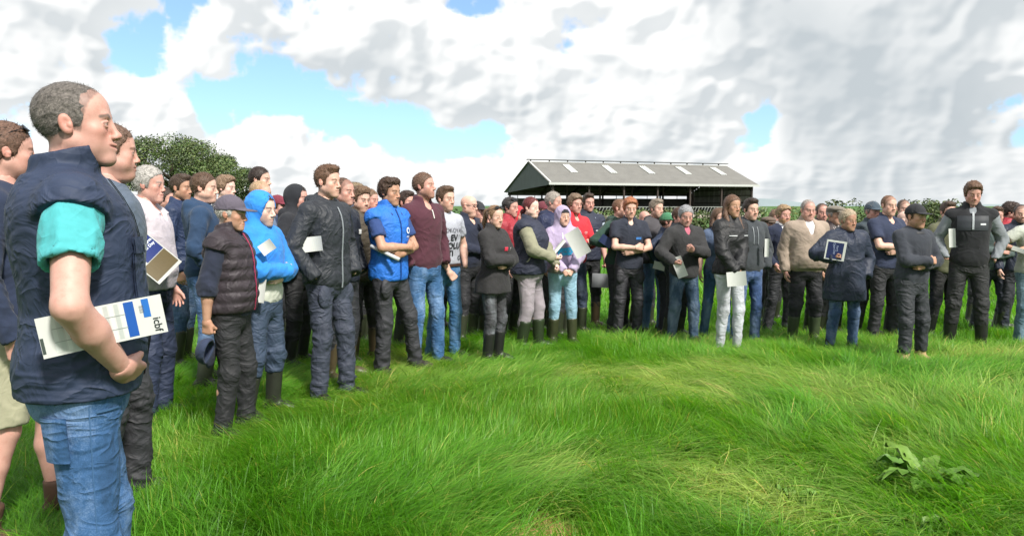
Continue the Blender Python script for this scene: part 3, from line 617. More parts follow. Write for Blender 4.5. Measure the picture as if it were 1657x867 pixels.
# ------------------------------------------------------------------ people: heads, hands, bodies, clothes
HEADS = {}
def head_template(kind, h):
    """skin-only head and neck, facing +Y, origin between the ears; returns verts, quads and colour masks"""
    key = (kind, round(h, 4))
    if key in HEADS: return HEADS[key]
    fem = kind.startswith('f'); smile = 's' in kind[1:]; fat = .9 if 'r' in kind[1:] else 0.; old = 'o' in kind[1:]; fine = h < .004
    c = h * 1.9; F = Fld(None, None, h, (np.arange(-.112, .113, h * 1.15), np.concatenate([np.arange(-.14, .02, c), np.arange(.02, .142, h)]), np.concatenate([np.arange(-.245, -.13, c), np.arange(-.13, .04, h), np.arange(.04, .145, c)])))
    jw = .88 if fem else 1.0
    F.ell((0, -.016, .036), (.0745, .097, .0865), 0)
    F.ell((0, .032, .042), (.060, .053, .062), .03)
    F.ell((0, .028, -.035), (.058 + .006 * fat, .058, .082), .03)
    for s in (-1, 1):
        F.cone((s * .050 * jw, -.002, -.052), (s * .017, .066, -.099), .019 + .005 * fat, .017, .03)
        F.ell((s * .044, .054, -.02), (.021, .023, .020), .022)
        F.ell((s * .040, .046, -.056), (.021 + .009 * fat, .022 + .006 * fat, .024), .025)
    F.ell((0, .079, -.1), (.021, .017, .017), .02)
    F.ell((0, .070, -.062), (.033, .0265, .027), .022)
    if fat: F.ell((0, .03, -.115), (.045, .045, .022), .03)
    nr = .043 if fem else .053
    F.cone((0, -.022, -.05), (0, -.047, -.24), nr + .004 * fat, nr + .008, .03)
    if not fem: F.cone((-.030, .077, .023), (.030, .077, .023), .0115, .0115, .016); F.cone((0, .03, -.125), (0, .012, -.165), .012, .012, .02)
    for s in (-1, 1): F.ell((s * .032, .099, .001), (.019, .021, .0125), .014, sub=True)
    F.cone((0, .084, .015), (0, .107, -.027), .0080, .0110, .012)
    F.ell((0, .1075, -.030), (.0125, .012, .0105), .008)
    for s in (-1, 1): F.ell((s * .0135, .0985, -.036), (.0085, .011, .0075), .006)
    up = .004 if smile else 0.; wd = .026 if smile else .021
    for s in (-1, 1):
        F.cone((s * wd, .082, -.0635 + up), (0, .0955, -.0590), .0045, .0058, .007)
        F.cone((s * (wd - .003), .082, -.069 + up), (0, .0925, -.0720), .0050, .0068, .007)
        F.cone((s * (wd + .002), .089, -.0655 + up), (0, .1010, -.0655), .0020, .0028 if not smile else .0034, .004, sub=True)
        F.ell((s * .031, .0735, .001), (.0128, .0128, .0128), .003)
        # lids
        F.cone((s * .018, .083, .0035), (s * .031, .0865, .0085), .0028, .0032, .004); F.cone((s * .031, .0865, .0085), (s * .045, .0775, .003), .0032, .0028, .004)
        F.cone((s * .019, .082, -.004), (s * .031, .0845, -.0075), .0024, .0028, .004); F.cone((s * .031, .0845, -.0075), (s * .044, .0765, -.004), .0028, .0024, .004)
        c, n = math.cos(R(14)), math.sin(R(14))
        Mx = ((1, 0, 0), (0, c, -n), (0, n, c))
        F.ell((s * .0775, -.014, -.003), (.0105, .0185, .0315), .006, M=Mx); F.ell((s * .0905, -.0085, -.001), (.0105, .0115, .0205), .004, sub=True, M=Mx); F.ell((s * .083, -.003, -.006), (.004, .006, .008), .004, M=Mx)
    if old:
        for s in (-1, 1): F.cone((s * .021, .094, -.040), (s * .034, .080, -.068), .0022, .0022, .012, sub=True)
    V, Q = F.mesh(); V = relax(V, Q, 1, .35)
    def seg(a, b):
        a = np.array(a); b = np.array(b); e = b - a; t = np.clip(((V - a) @ e) / (e @ e), 0, 1); return np.linalg.norm(V - a - t[:, None] * e, axis=1)
    def sm(d, r, w): return np.clip((r + w - d) / (2 * w), 0, 1)
    w = max(.0018, h * .5); ax = np.abs(V[:, 0]); VA = np.stack([ax, V[:, 1], V[:, 2]], 1); V0 = V; V = VA
    M = {}
    lip = np.minimum(np.minimum(seg((wd, .084, -.0635 + up), (0, .0965, -.0590)), seg((wd - .003, .084, -.069 + up), (0, .0945, -.0720))), 1)
    M['lip'] = sm(lip, .0062, w)
    M['mouth'] = sm(seg((wd, .090, -.0655 + up), (0, .098, -.0655)), .0024 if not smile else .0040 - .0015 * fine, w * .7)
    e = np.linalg.norm(V - np.array([.031, .0735, .001]), axis=1)
    M['eye'] = sm(e, .0132, w * .6) * (V[:, 1] > .079) * sm(np.abs(V[:, 2] - .0005), .0052, w * .8)
    M['iris'] = sm(np.linalg.norm(V - np.array([.0315, .0862, .001]), axis=1), .0062, w) * M['eye']
    lr = .0016 if fine else .0023 + .25 * max(0, h - .004); M['lash'] = sm(np.minimum(seg((.018, .0845, .006), (.031, .0885, .0075)), seg((.031, .0885, .0075), (.046, .079, .004))), lr, w * .7)
    M['brow'] = sm(np.minimum(seg((.012, .090, .021), (.032, .089, .0275)), seg((.032, .089, .0275), (.050, .073, .022))), .0050 if not fem else .0030, w * 1.1)
    M['red'] = np.exp(-(np.linalg.norm((V - np.array([.042, .062, -.033])) / .028, axis=1)) ** 2) + np.exp(-(np.linalg.norm((V - np.array([0, .115, -.03])) / .017, axis=1)) ** 2) + .9 * (ax > .078) * (np.abs(V[:, 2]) < .04)
    bz = np.clip((-.030 - V[:, 2] - np.clip((V[:, 1] - .075) * 0 + (.052 - ax) * .35, 0, .02)) / .016, 0, 1)
    M['beard'] = bz * np.clip((V[:, 1] + .008 + (V[:, 2] + .04) * -.15) / .015, 0, 1) * np.clip((V[:, 2] + .150) / .02, 0, 1) * (1 - M['lip']) * np.clip((np.linalg.norm((V - np.array([0, .105, -.034])), axis=1) - .017) / .006, 0, 1)
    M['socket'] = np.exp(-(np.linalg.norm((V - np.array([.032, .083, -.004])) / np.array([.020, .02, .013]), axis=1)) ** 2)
    M['scalp'] = np.clip((V[:, 2] - .03) / .02, 0, 1) * np.clip((.06 - V[:, 1] + (V[:, 2] - .06)) / .015, 0, 1)
    HEADS[key] = (V0, Q, M); return HEADS[key]
SKIN = {'fair': '#cba594', 'ruddy': '#c09487', 'tan': '#b08973', 'pale': '#d4b5a8', 'brown': '#9f7a66'}
def head_colour(M, skin, hairc, beard, n):
    b = np.array(lin(SKIN[skin])); hc = np.array(lin(hairc)); C = np.tile(b, (n, 1))
    def lay(m, c, a): 
        k = np.clip(m * a, 0, 1)[:, None]; C[:] = C * (1 - k) + np.array(c) * k
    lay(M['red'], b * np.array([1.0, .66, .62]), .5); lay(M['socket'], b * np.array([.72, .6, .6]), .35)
    lay(M['beard'], hc * .8 + b * .12, beard); lay(M['lip'], b * np.array([.80, .50, .50]), .75); lay(M['mouth'], (.07, .022, .02), .75)
    lay(M['eye'], (.50, .46, .44), .9); lay(M['iris'], (.03, .03, .035), .95); lay(M['lash'], (.04, .03, .026), .75); lay(M['brow'], hc * .6 + b * .05, .85)
    return C
HANDS = {}
def hand_template(pose, h):
    key = (pose, round(h, 4))
    if key in HANDS: return HANDS[key]
    curl = {'relaxed': (22, 32, 18), 'grip': (55, 62, 30), 'fist': (80, 92, 48), 'flat': (10, 14, 8)}[pose]
    F = Fld((-.07, -.05, -.03), (.085, .10, .20), h); fr = max(.0086, h * 1.08)
    bx = [.033, .0115, -.0105, -.031]; ln = [.066, .075, .069, .053]
    for i in range(4):
        base = np.array([bx[i], 0, .085 - .006 * abs(i - 1.2)])
        F.cone((bx[i] * .55, .002, 0), base, .017, .0125, .012)
        p = base; ang = 0
        for j, f in enumerate((.46, .30, .24)):
            ang += R(curl[j] * (1 + .07 * (i - 1))); d = np.array([(-.04 * (i - 1.5)) * (1 if pose in ('flat', 'relaxed') else .2), math.sin(ang), math.cos(ang)])
            q = p + d / np.linalg.norm(d) * ln[i] * f; F.cone(p, q, fr * (1 - .08 * j), fr * (.95 - .08 * j), .0035); p = q
    th = {'relaxed': ((.050, .020, .060), (.056, .034, .088)), 'flat': ((.056, .012, .058), (.066, .018, .085)), 'grip': ((.046, .032, .062), (.028, .046, .078)), 'fist': ((.044, .034, .056), (.016, .050, .066))}[pose]
    F.cone((.018, .006, .012), (.034, .012, .034), .017, .014, .012); F.cone((.034, .012, .034), th[0], .0135, .0115, .006); F.cone(th[0], th[1], .0112, .0092, .004)
    F.cone((0, 0, -.012), (0, 0, .01), .024, .026, .015)
    V, Q = F.mesh(); V = relax(V, Q, 1, .3); HANDS[key] = (V, Q); return HANDS[key]
def place_hand(W, d, n, side, pose, h, sc=1.0):
    V, Q = hand_template(pose, h); d = np.array(d, float); d /= np.linalg.norm(d); n = np.array(n, float); n -= d * (n @ d); n /= np.linalg.norm(n) + 1e-9
    t = np.cross(d, n) * side
    P = np.array(W) + sc * (V[:, :1] * t + V[:, 1:2] * n + V[:, 2:3] * d)
    return P, (Q if side > 0 else Q[:, ::-1])

PROF_Z = np.array([.78, .84, .90, .98, 1.06, 1.14, 1.22, 1.30, 1.37, 1.42, 1.46, 1.49, 1.52, 1.55])
PROF_M = (np.array([.07, .135, .166, .168, .155, .150, .158, .170, .176, .172, .145, .090, .060, .056]), np.array([.06, .105, .118, .116, .106, .104, .112, .120, .118, .108, .090, .072, .060, .056]), np.array([0, -.008, -.012, -.010, .0, .004, .004, .0, -.006, -.012, -.018, -.020, -.020, -.020]))
PROF_F = (np.array([.07, .145, .176, .172, .148, .136, .142, .150, .154, .150, .128, .080, .050, .046]), np.array([.06, .112, .124, .116, .100, .096, .108, .122, .112, .098, .082, .066, .052, .048]), np.array([0, -.010, -.016, -.012, .0, .004, .014, .018, .004, -.010, -.016, -.018, -.018, -.018]))
ARMS = {   # wrist target, elbow hint, hand direction, palm normal, hand pose (right arm, +x = the person's right)
    'side': ((.255, .05, .90), (.3, -1, 0), (-.08, .16, -1), (-1, .2, 0), 'relaxed'),
    'pocket': ((.215, .07, .955), (1, -.9, 0), None, None, None),
    'pocket_fwd': ((.165, .16, 1.05), (.5, -1, -.1), None, None, None),
    'pocket_out': ((.165, .16, 1.05), (1, -.55, -.1), None, None, None),
    'over': ((-.030, .215, 1.165), (1, .1, -.8), (-.8, -.85, .1), (0, -1, -.2), 'relaxed'),
    'under': ((-.010, .175, 1.105), (1, .1, -.8), (-1, -.45, .25), (0, -1, .2), 'relaxed'),
    'clasp': ((.055, .255, .985), (1, -.3, 0), (-.75, .25, -.55), (-.2, -1, 0), 'grip'),
    'hold': ((.13, .27, 1.08), (.8, -.6, -.3), (-.75, .6, .12), (-.3, -.2, 1), 'grip'),
    'hold_high': ((.10, .27, 1.19), (.9, -.3, -.5), (-.8, .35, .35), (-.2, -.8, .4), 'grip'),
    'chin': ((.055, .195, 1.40), (.8, .2, -1), (-.25, -.1, 1), (-.2, -1, 0), 'grip'),
    'back': ((.07, -.17, .97), (1, -.3, 0), None, None, None)}
CAST = {}
class Body: pass

def ik(S, W, hint, l1, l2):
    S = np.array(S, float); W = np.array(W, float); d = W - S; L = np.linalg.norm(d)
    if L > (l1 + l2) * .995: W = S + d / L * (l1 + l2) * .995; d = W - S; L = np.linalg.norm(d)
    u = d / L; a = (l1 * l1 - l2 * l2 + L * L) / (2 * L); hh = math.sqrt(max(l1 * l1 - a * a, 1e-6))
    n = np.array(hint, float); n -= u * (n @ u); n /= np.linalg.norm(n) + 1e-9
    return S + u * a + n * hh, W

def prof(B, infl, zlo, zhi, quilt=0, cinch=0, flare=0):
    s = B.s; base = PROF_F if B.fem else PROF_M; rx = base[0] * .95 * s * B.g; ry = base[1] * s * (B.g * .6 + .4 * B.g ** 1.4); y0 = base[2] * s
    bl = B.belly * np.exp(-((PROF_Z - 1.08) / .13) ** 2) * s; ry = ry + bl * .55; y0 = y0 + bl * .5; rx = rx + bl * .25
    return PROF_Z * s, rx, ry, y0
def put_torso(B, F, infl, zlo, zhi, k=.02, quilt=0, cinch=0, flare=0, p=2.35):
    z, rx, ry, y0 = prof(B, infl, zlo, zhi)
    Bk = F.blk((-.45, -.45, zlo - .03), (.45, .45, zhi + .03))
    if Bk is None: return
    sl, X, Y, Z = Bk; zz = Z.ravel()
    i_ = infl + (quilt * (np.sqrt(np.abs(np.sin(np.pi * (zz - zlo) / .072))) - .35) if quilt else 0)
    if flare: i_ = i_ + flare * np.clip((1.1 * B.s - zz) / .3, 0, 1)
    if cinch: i_ = i_ - cinch * np.clip((zlo + .055 - zz) / .03, 0, 1) + .6 * cinch * np.exp(-((zz - zlo - .11) / .05) ** 2)
    hz = np.clip(zz, .90 * B.s, None) if flare else zz
    a = (np.interp(hz, z, rx) + i_)[None, None, :]; b = (np.interp(hz, z, ry) + i_)[None, None, :]; c = np.interp(hz, z, y0)[None, None, :]
    d = ((np.abs(X / a) ** p + np.abs((Y - c) / b) ** p) ** (1 / p) - 1) * np.minimum(a, b)
    d = np.maximum(np.maximum(d, zlo - Z), Z - zhi)
    F.put(sl, d.astype(np.float32), k)
def front(B, x, z, infl, back=False):
    zz, rx, ry, y0 = prof(B, 0, 0, 0); a = np.interp(z, zz, rx) + infl; b = np.interp(z, zz, ry) + infl; c = np.interp(z, zz, y0)
    q = np.clip(1 - np.abs(x / a) ** 2.35, .02, 1) ** (1 / 2.35)
    return c + (-b if back else b) * q

def bounds(B, pad):
    P = np.array([j for k in ('S', 'E', 'W') for j in getattr(B, k)] + [(.24 * B.g, .2, 0), (-.24 * B.g, -.2, 0)])
    return P.min(0) - pad, P.max(0) + pad
def limb_folds(V, a, b, r, freq, o, skew):
    """ring-like folds round a limb from a to b, slightly skewed; returns height and weight near that limb"""
    e = b - a; L = np.linalg.norm(e); e = e / L; d = V - a; t = d @ e; x = np.cross(e, [.3, .9, .2]); x /= np.linalg.norm(x); y = np.cross(e, x); q = d - t[:, None] * e; rr = np.linalg.norm(q, axis=1) + 1e-6; c, s_ = (q @ x) / rr, (q @ y) / rr
    P = np.stack([t * freq + skew * c + .35 * vnoise(V * 9 + o), c * .9, s_ * .9], 1) + o; f = ridged(P) * .7 + ridged(P * 1.9 + 5) * .3 - .36
    w = np.clip(1.9 - rr / r, 0, 1) * np.clip((t + .06) / .08, 0, 1) * np.clip((L + .06 - t) / .08, 0, 1); return f, w, t / L
def wrinkle(B, V, Q, amp, kind, seed):
    if amp <= 0 or len(V) == 0: return V
    N = normals(V, Q); o = np.array([seed * 3.1, seed * 1.7, seed * 5.3]) % 29; D = np.zeros(len(V)); z = V[:, 2] / B.s
    if kind == 'legs':
        for i in range(2):
            f, w, t = limb_folds(V, np.array(B.HP[i]), B.K[i], .16, 13, o + i * 3, .9); D = np.where(w > 0, D + f * w * (.35 + .75 * np.clip((t - .55) / .4, 0, 1)), D)
            f, w, t = limb_folds(V, B.K[i], B.A[i], .12, 19, o + i * 3 + 7, .7); D = np.where((w > 0) & (z < .50), f * w * (.5 + .5 * np.exp(-(t / .25) ** 2) + .8 * np.clip((t - .5) / .4, 0, 1)), D)
        D = D * np.clip((.93 - z) / .08, .10, 1)
    else:
        w0 = vnoise(V * 5 + o)[:, None] * np.array([.3, .3, .3]); sh = V.copy(); sh[:, 2] += .55 * np.abs(V[:, 0])
        f = ridged((sh + w0) * np.array([7, 7, 12]) + o) * .7 + ridged((V + w0) * np.array([15, 15, 17]) + o + 9) * .3 - .35
        m = .40 + .8 * np.exp(-((z - 1.06) / .09) ** 2); m = m * np.where((np.abs(V[:, 0]) < .06 * B.s) & (V[:, 1] > 0), .45, 1); D = f * m
        for i in range(2):
            for a, b, fq, g in ((B.S[i], B.E[i], 14, .7), (B.E[i], B.W[i], 19, .8)):
                f, w, t = limb_folds(V, a, b, .11, fq, o + i * 3 + g * 9, .9); k = g + (.7 * np.clip((t - .6) / .35, 0, 1) if g < .75 else .8 * np.exp(-(t / .3) ** 2) + .4 * np.clip((t - .6) / .35, 0, 1)); D = D * (1 - w) + f * w * k
    return V + N * (amp * D)[:, None]

def garment_top(B, sp, name, seed):
    s, h = B.s, B.h * 1.0; infl = sp.get('infl', .018); hem = sp.get('hem', .90) * s; sl = sp.get('sleeve', 2.0); k = .022
    lo, hi = bounds(B, .12); lo[2] = hem - .03; hi[2] = (1.90 if sp.get('hood_up') else 1.66) * s
    F = Fld(lo, hi, h)
    put_torso(B, F, infl, hem, 1.505 * s, .02, sp.get('quilt', 0), sp.get('cinch', 0), sp.get('flare', 0))
    for i, sd in enumerate((1, -1)):
        S, E, W = B.S[i], B.E[i], B.W[i]
        F.cone((sd * .045 * s, -.018 * s, 1.475 * s), (S[0] * .90, S[1], S[2]), .050 * s + infl * .6, .052 * s + infl * .7, .035)
        if sl <= 0: continue
        ai = infl * sp.get('arm', 1.0); ru, re, rw = (.052 * s * B.ag + ai, .041 * s * B.ag + ai, .031 * s * B.ag + ai * (.9 if not sp.get('cuff') else .55))
        if sl < 1:
            T = S + (E - S) * sl; d = (E - S) / np.linalg.norm(E - S); rt = ru + (re - ru) * sl + .006
            F.cone(S, T + d * .03, ru, rt, k, cut=(T, d))
            if B.Y < 4 and sl > .3: F.cone(T - d * .02, T + d * .06, rt - .013, rt - .010, .004, sub=True)
        else:
            F.cone(S, E, ru, re, k); t = min(sl - 1, 1.0); T = E + (W - E) * t; d = (W - E) / np.linalg.norm(W - E); rt = re + (rw - re) * t
            F.cone(E, T + d * .05, re, rt, .018, cut=(T + d * .012, d))
    c = sp.get('collar', 'crew')
    if c in ('stand', 'high'):
        t = 1.562 if c == 'stand' else 1.580
        F.cone((0, -.020 * s, 1.46 * s), (0, -.006 * s, (t + .03) * s), .090 * s, .079 * s + (.006 if c == 'high' else 0), .016, cut=((0, 0, t * s), (0, .22 if c == 'stand' else -.25, 1)))
    elif c == 'shirt':
        F.cone((0, -.022 * s, 1.47 * s), (0, -.010 * s, 1.56 * s), .084 * s, .072 * s, .010, cut=((0, 0, 1.545 * s), (0, .40, 1)))
        for sd in (1, -1): F.cone((sd * .066 * s, .015 * s, 1.512 * s), (sd * .060 * s, .092 * s + infl, 1.450 * s), .015, .010, .004); F.cone((sd * .066 * s, .015 * s, 1.512 * s), (sd * .05 * s, -.07 * s, 1.53 * s), .013, .013, .004)
    elif c == 'hood':
        a = [(-.060, .060, 1.470), (-.088, -.03, 1.490), (-.05, -.105, 1.505), (.05, -.105, 1.505), (.088, -.03, 1.490), (.060, .060, 1.470)]; rr = [.022, .030, .044, .044, .030, .022]; F.ell((0, -.125 * s, 1.445 * s), (.095 * s, .036 * s, .075 * s), .03)
        for q in range(5): F.cone(np.array(a[q]) * s, np.array(a[q + 1]) * s, rr[q] * s, rr[q + 1] * s, .025)
        F.cone((0, -.02 * s, 1.46 * s), (0, -.008 * s, 1.57 * s), .088 * s, .076 * s, .02, cut=((0, 0, 1.535 * s), (0, .5, 1)))
    else:
        F.cone((0, -.022 * s, 1.46 * s), (0, -.014 * s, 1.54 * s), .080 * s, .066 * s, .02, cut=((0, 0, 1.513 * s), (0, .45, 1)))
    nt = sp.get('notch', 0)
    if nt: F.cone((0, .062 * s, 1.575 * s), (0, .075 * s + infl, 1.475 * s), .054 * s, .034 * s + nt * .10, .006, sub=True); F.cone((0, .075 * s + infl, 1.475 * s), (0, front(B, 0, (1.49 - nt) * s, infl) + .004, (1.49 - nt) * s), .034 * s + nt * .10, .004, .006, sub=True)
    if sp.get('hood_up'):
        H = B.HM; c0 = H @ Vector((0, -.025, .02))
        Mr = [list(r) for r in H.to_3x3().normalized()]
        hs = B.hs; F.ell(tuple(c0), (.104 * hs, .122 * hs, .128 * hs), .03, M=Mr)
        for q in range(2): F.cone(tuple(H @ Vector(((-1) ** q * .06, -.03, -.08))), ((-1) ** q * .07 * s, .0, 1.47 * s), .052, .055, .03)
        c1 = H @ Vector((0, .10, -.01)); F.ell(tuple(c1), (.068 * hs, .105 * hs, .092 * hs), .012, sub=True, M=Mr)
    V, Q = F.mesh(); V = wrinkle(B, V, Q, sp.get('wr', .011), 'top', seed)
    return obj_np(name, V, Q, cloth(sp['c'], sp.get('m', 'cotton')), B.root)

def garment_legs(B, sp, name, seed):
    s = B.s; infl = sp.get('infl', .014); hemz = sp.get('hem', .27 if B.welly else .03) * s; wst = sp.get('waist', 1.03) * s
    P = np.array(B.HP + B.K + B.A); F = Fld((P[:, 0].min() - .2, min(P[:, 1].min(), -.18) - .12, hemz - .03), (P[:, 0].max() + .2, max(P[:, 1].max(), .18) + .12, wst + .04), B.h * 1.05)
    put_torso(B, F, min(infl, .009), .79 * s, wst, .03)
    lg = B.g ** .8
    for i in range(2):
        Hp, K, A = np.array(B.HP[i]), np.array(B.K[i]), np.array(B.A[i])
        F.cone(Hp, K, .082 * s * lg + infl, .054 * s * lg + infl, .035)
        if hemz < K[2]:
            rb = sp.get('rb', .062); F.cone(K, (A[0], A[1], min(hemz, A[2])), .054 * s * lg + infl, rb * s, .03)
            if rb < .06: F.cone(K + np.array([0, -.012, -.04]) * s, K * .5 + A * .5 + np.array([0, -.018, .03]) * s, .040 * s * lg + infl, .044 * s * lg + infl, .03)
    F.cut(lambda X, Y, Z: (hemz - Z) + 0 * X + 0 * Y)
    V, Q = F.mesh(); V = wrinkle(B, V, Q, sp.get('wr', .016), 'legs', seed)
    return obj_np(name, V, Q, cloth(sp['c'], sp.get('m', 'work')), B.root)

def shoe_pair(B, sp):
    s = B.s; kind = sp[0]; m = plain(*{'welly': ('rubber_olive', sp[1], .42), 'shoe': ('shoe_leather', sp[1], .5), 'boot': ('boot_leather', sp[1], .7)}[kind], bump=(40, .003))
    for i in range(2):
        A = np.array(B.A[i]); tz = {'welly': .36, 'boot': .20, 'shoe': .085}[kind] * s; K = np.array(B.K[i]); ax = (K - A) / np.linalg.norm(K - A)
        F = Fld(A + np.array([-.16, -.2, -.13]), A + np.array([.16, .28, .42]), max(.014, B.h))
        yw = B.fy[i]; fd = np.array([math.sin(yw), math.cos(yw), 0]); z0 = np.array([A[0], A[1], 0])
        w = .008 if kind != 'shoe' else 0
        F.cone(z0 - fd * .045 * s + (0, 0, .04), z0 + fd * .10 * s + (0, 0, .036), .042 + w, .043 + w, .02); F.cone(z0 + fd * .10 * s + (0, 0, .034), z0 + fd * .165 * s + (0, 0, .026), .043 + w, .034 + w, .02)
        T = A + ax * (tz - A[2]) / ax[2]
        F.cone(A + (0, 0, -.02), T + ax * .04, .050 * s + w, (.066 if kind == 'welly' else .054) * s * B.g ** .8, .03, cut=(T, ax))
        F.cut(lambda X, Y, Z: -Z + .002 + 0 * X + 0 * Y)
        V, Q = F.mesh(); nm = {'welly': 'rubber_boot', 'boot': 'boot', 'shoe': 'shoe'}[kind]; o = obj_np(nm, V, Q, m, B.root)
        if sp[2:] and i == sp[2]:
            pass

def hairline(y, back, rec): 
    return np.interp(y, [-.13, -.09, -.035, -.022, -.004, .010, .022, .034, .050, .072, .10], [-.072 + back, -.075 + back, -.066 + back, -.030, -.012 + 0, -.022, -.018, .030, .052 + rec * .5, .070 + rec, .10 + rec])
HAIRS = {'short': (.010, .016, .004, 0), 'crop': (.0035, .006, .002, 0), 'curly': (.014, .024, .011, 0), 'quiff': (.009, .018, .005, 0), 'swept': (.013, .017, .006, -.006), 'fringe': (.007, .0, .003, 0), 'recede': (.0045, .006, .003, 0), 'long': (.014, .015, .003, -.02), 'pony': (.009, .010, .003, 0), 'bun': (.010, .012, .003, 0), 'mop': (.016, .026, .008, -.01)}
def make_hair(B, style, color, seed):
    side, top, amp, back = HAIRS[style]; h = .0032 if B.hh < .004 else B.hh * 1.6; rec = .032 if style == 'recede' else 0
    F = Fld((-.14, -.23, -.28), (.14, .13, .17), h)
    F.ell((0, -.016, .036), (.0745 + side, .097 + side, .0865 + top), 0)
    if style == 'quiff': F.ell((0, .040, .112), (.060, .050, .026), .03)
    if style == 'curly': F.ell((0, .030, .108), (.068, .062, .030), .03)
    if style == 'mop': F.ell((0, .045, .095), (.070, .052, .034), .03)
    cutf = lambda X, Y, Z: (hairline(Y, back, rec) - Z) * .75 + 0 * X
    F.cut(cutf)
    if style == 'fringe': F.cut(lambda X, Y, Z: (Z - .050 + np.clip(Y, -.2, 0) * .35) + 0 * X)
    if style == 'long':
        for sd in (1, -1):
            F.cone((sd * .070, -.03, .03), (sd * .086, -.015, -.10), .020, .028, .02); F.cone((sd * .086, -.015, -.10), (sd * .084, .105, -.255), .030, .016, .02)
        F.ell((0, -.085, -.09), (.085, .035, .145), .03)
    if style == 'pony':
        for a, b, ra, rb in (((0, -.10, .065), (0, -.155, .035), .030, .030), ((0, -.155, .035), (0, -.175, -.09), .032, .028), ((0, -.175, -.09), (.0, -.155, -.20), .028, .008)): F.cone(a, b, ra, rb, .015)
    if style == 'bun':
        F.ell((0, -.125, -.055), (.036, .034, .030), .015); F.cone((0, -.13, -.07), (.01, -.12, -.16), .022, .008, .015)
    V, Q = F.mesh(); N = normals(V, Q); o = np.array([seed * 2.3, seed, seed * 4.1]) % 23
    fr = 42 if style in ('curly', 'mop') else 60
    n = ridged(V * np.array([fr, fr * (.5 if style not in ('curly', 'mop') else 1), fr * .7]) + o) - .4; V = V + N * (n * amp * 1.2)[:, None]
    Vs, Qs = [V], [Q]
    # loose strands break up the outline
    rs = np.random.RandomState(seed); k = 14000 if B.hh < .004 else 950; f = rs.randint(0, len(Q), k); u = rs.rand(k, 1); w = rs.rand(k, 1)
    P = (V[Q[f, 0]] * (1 - u) + V[Q[f, 1]] * u) * (1 - w) + (V[Q[f, 3]] * (1 - u) + V[Q[f, 2]] * u) * w; n0 = normals(V, Q)[Q[f, 0]]
    fl = np.tile(np.array([0, -.5, -.45]), (k, 1)); fl[:, 0] = P[:, 0] * 3
    if style in ('quiff', 'curly', 'mop'): fl = fl * .3 + rs.randn(k, 3) * .5
    fl = fl - n0 * (fl * n0).sum(1, keepdims=True); d = fl * 1.0 + n0 * (.20 if style != 'long' else .06) + rs.randn(k, 3) * (.16 if B.hh < .004 else .08 if style in ('long', 'pony', 'bun') else .28); d /= np.linalg.norm(d, axis=1, keepdims=True)
    L = (.010 + .014 * rs.rand(k, 1)) * {'crop': .45, 'recede': .5, 'fringe': .6, 'long': 1.6, 'curly': .9}.get(style, .8) * (1 if B.hh < .004 else 1.2); wd = .0006 if B.hh < .004 else .0020
    t = np.cross(d, n0 + .01); t /= np.linalg.norm(t, axis=1, keepdims=True) + 1e-9
    a = P - n0 * .002; S = np.stack([a - t * wd, a + t * wd, a + d * L + t * wd * .3, a + d * L - t * wd * .3], 1).reshape(-1, 3)
    Qs.append(np.arange(4 * k).reshape(-1, 4) + len(V)); Vs.append(S)
    V = np.concatenate(Vs); V = to_head(B, V)
    return obj_np('hair', V, np.concatenate(Qs), hair_mat(color), B.root)
def to_head(B, V):
    M = np.array(B.HM); return V @ M[:3, :3].T + M[:3, 3]
def make_cap(B, kind, color, seed):
    F = Fld((-.15, -.17, -.04), (.15, .24, .18), B.hh * 1.25); tl = .18
    if kind == 'cap':
        F.ell((0, -.014, .036), (.089, .111, .106), 0, flt=lambda X, Y, Z: .034 + tl * Y * .6 - Z + 0 * X)
        F.ell((0, .085, .052), (.078, .105, .030), .004, flt=lambda X, Y, Z: np.maximum(np.abs(Z - .052 + (Y - .085) * .10 + X * X * 2.4) - .005, .055 - Y))
        F.ell((0, -.014, .142), (.008, .008, .005), .002)
    elif kind == 'flat':
        F.ell((0, .012, .088), (.100, .128, .044), 0); F.ell((0, -.016, .055), (.086, .108, .062), .02, flt=lambda X, Y, Z: .035 - Z + 0 * X + 0 * Y)
        F.ell((0, .105, .058), (.070, .055, .014), .008)
    else:
        F.ell((0, -.016, .036), (.086, .109, .103), 0, flt=lambda X, Y, Z: .018 + .35 * Y - Z + 0 * X)
    V, Q = F.mesh(); V = to_head(B, V)
    return obj_np({'cap': 'cap', 'flat': 'flat_cap', 'beanie': 'beanie'}[kind], V, Q, cloth(color, 'cotton'), B.root)
def make_glasses(B, top=False, color='#101014'):
    g = Geo(); m = plain('spectacle_frame', color, .25); y, z = (.062, .118) if top else (.108, .004); mats = []
    tilt = Matrix.Rotation(R(50), 4, 'X') if top else Matrix.Identity(4); T = Matrix.Translation((0, y, z)) @ tilt
    HM = B.HM
    for s in (-1, 1):
        pts = [HM @ T @ Vector((s * .034 + .026 * math.cos(a) * (1 + .12 * abs(math.cos(a))), -.012 * (abs(s * .034 + .026 * math.cos(a)) / .06) ** 2, .019 * math.sin(a))) for a in np.linspace(0, 2 * math.pi, 13)]
        for a, b in zip(pts, pts[1:]): g.bar(a, b, .0036)
        if top:
            i = len(g.v); g.v += [tuple(p) for p in pts[:-1]]; g.f.append(tuple(range(i, i + 12)))
        ya = -.02 if not top else -.06
        g.bar(HM @ T @ Vector((s * .062, -.012, .006)), HM @ Vector((s * .083, ya, (.012 if not top else .055))), .004)
    g.bar(HM @ T @ Vector((-.009, 0, .004)), HM @ T @ Vector((.009, 0, .004)), .004)
    return g.obj('sunglasses' if top else 'spectacles', m, B.root)

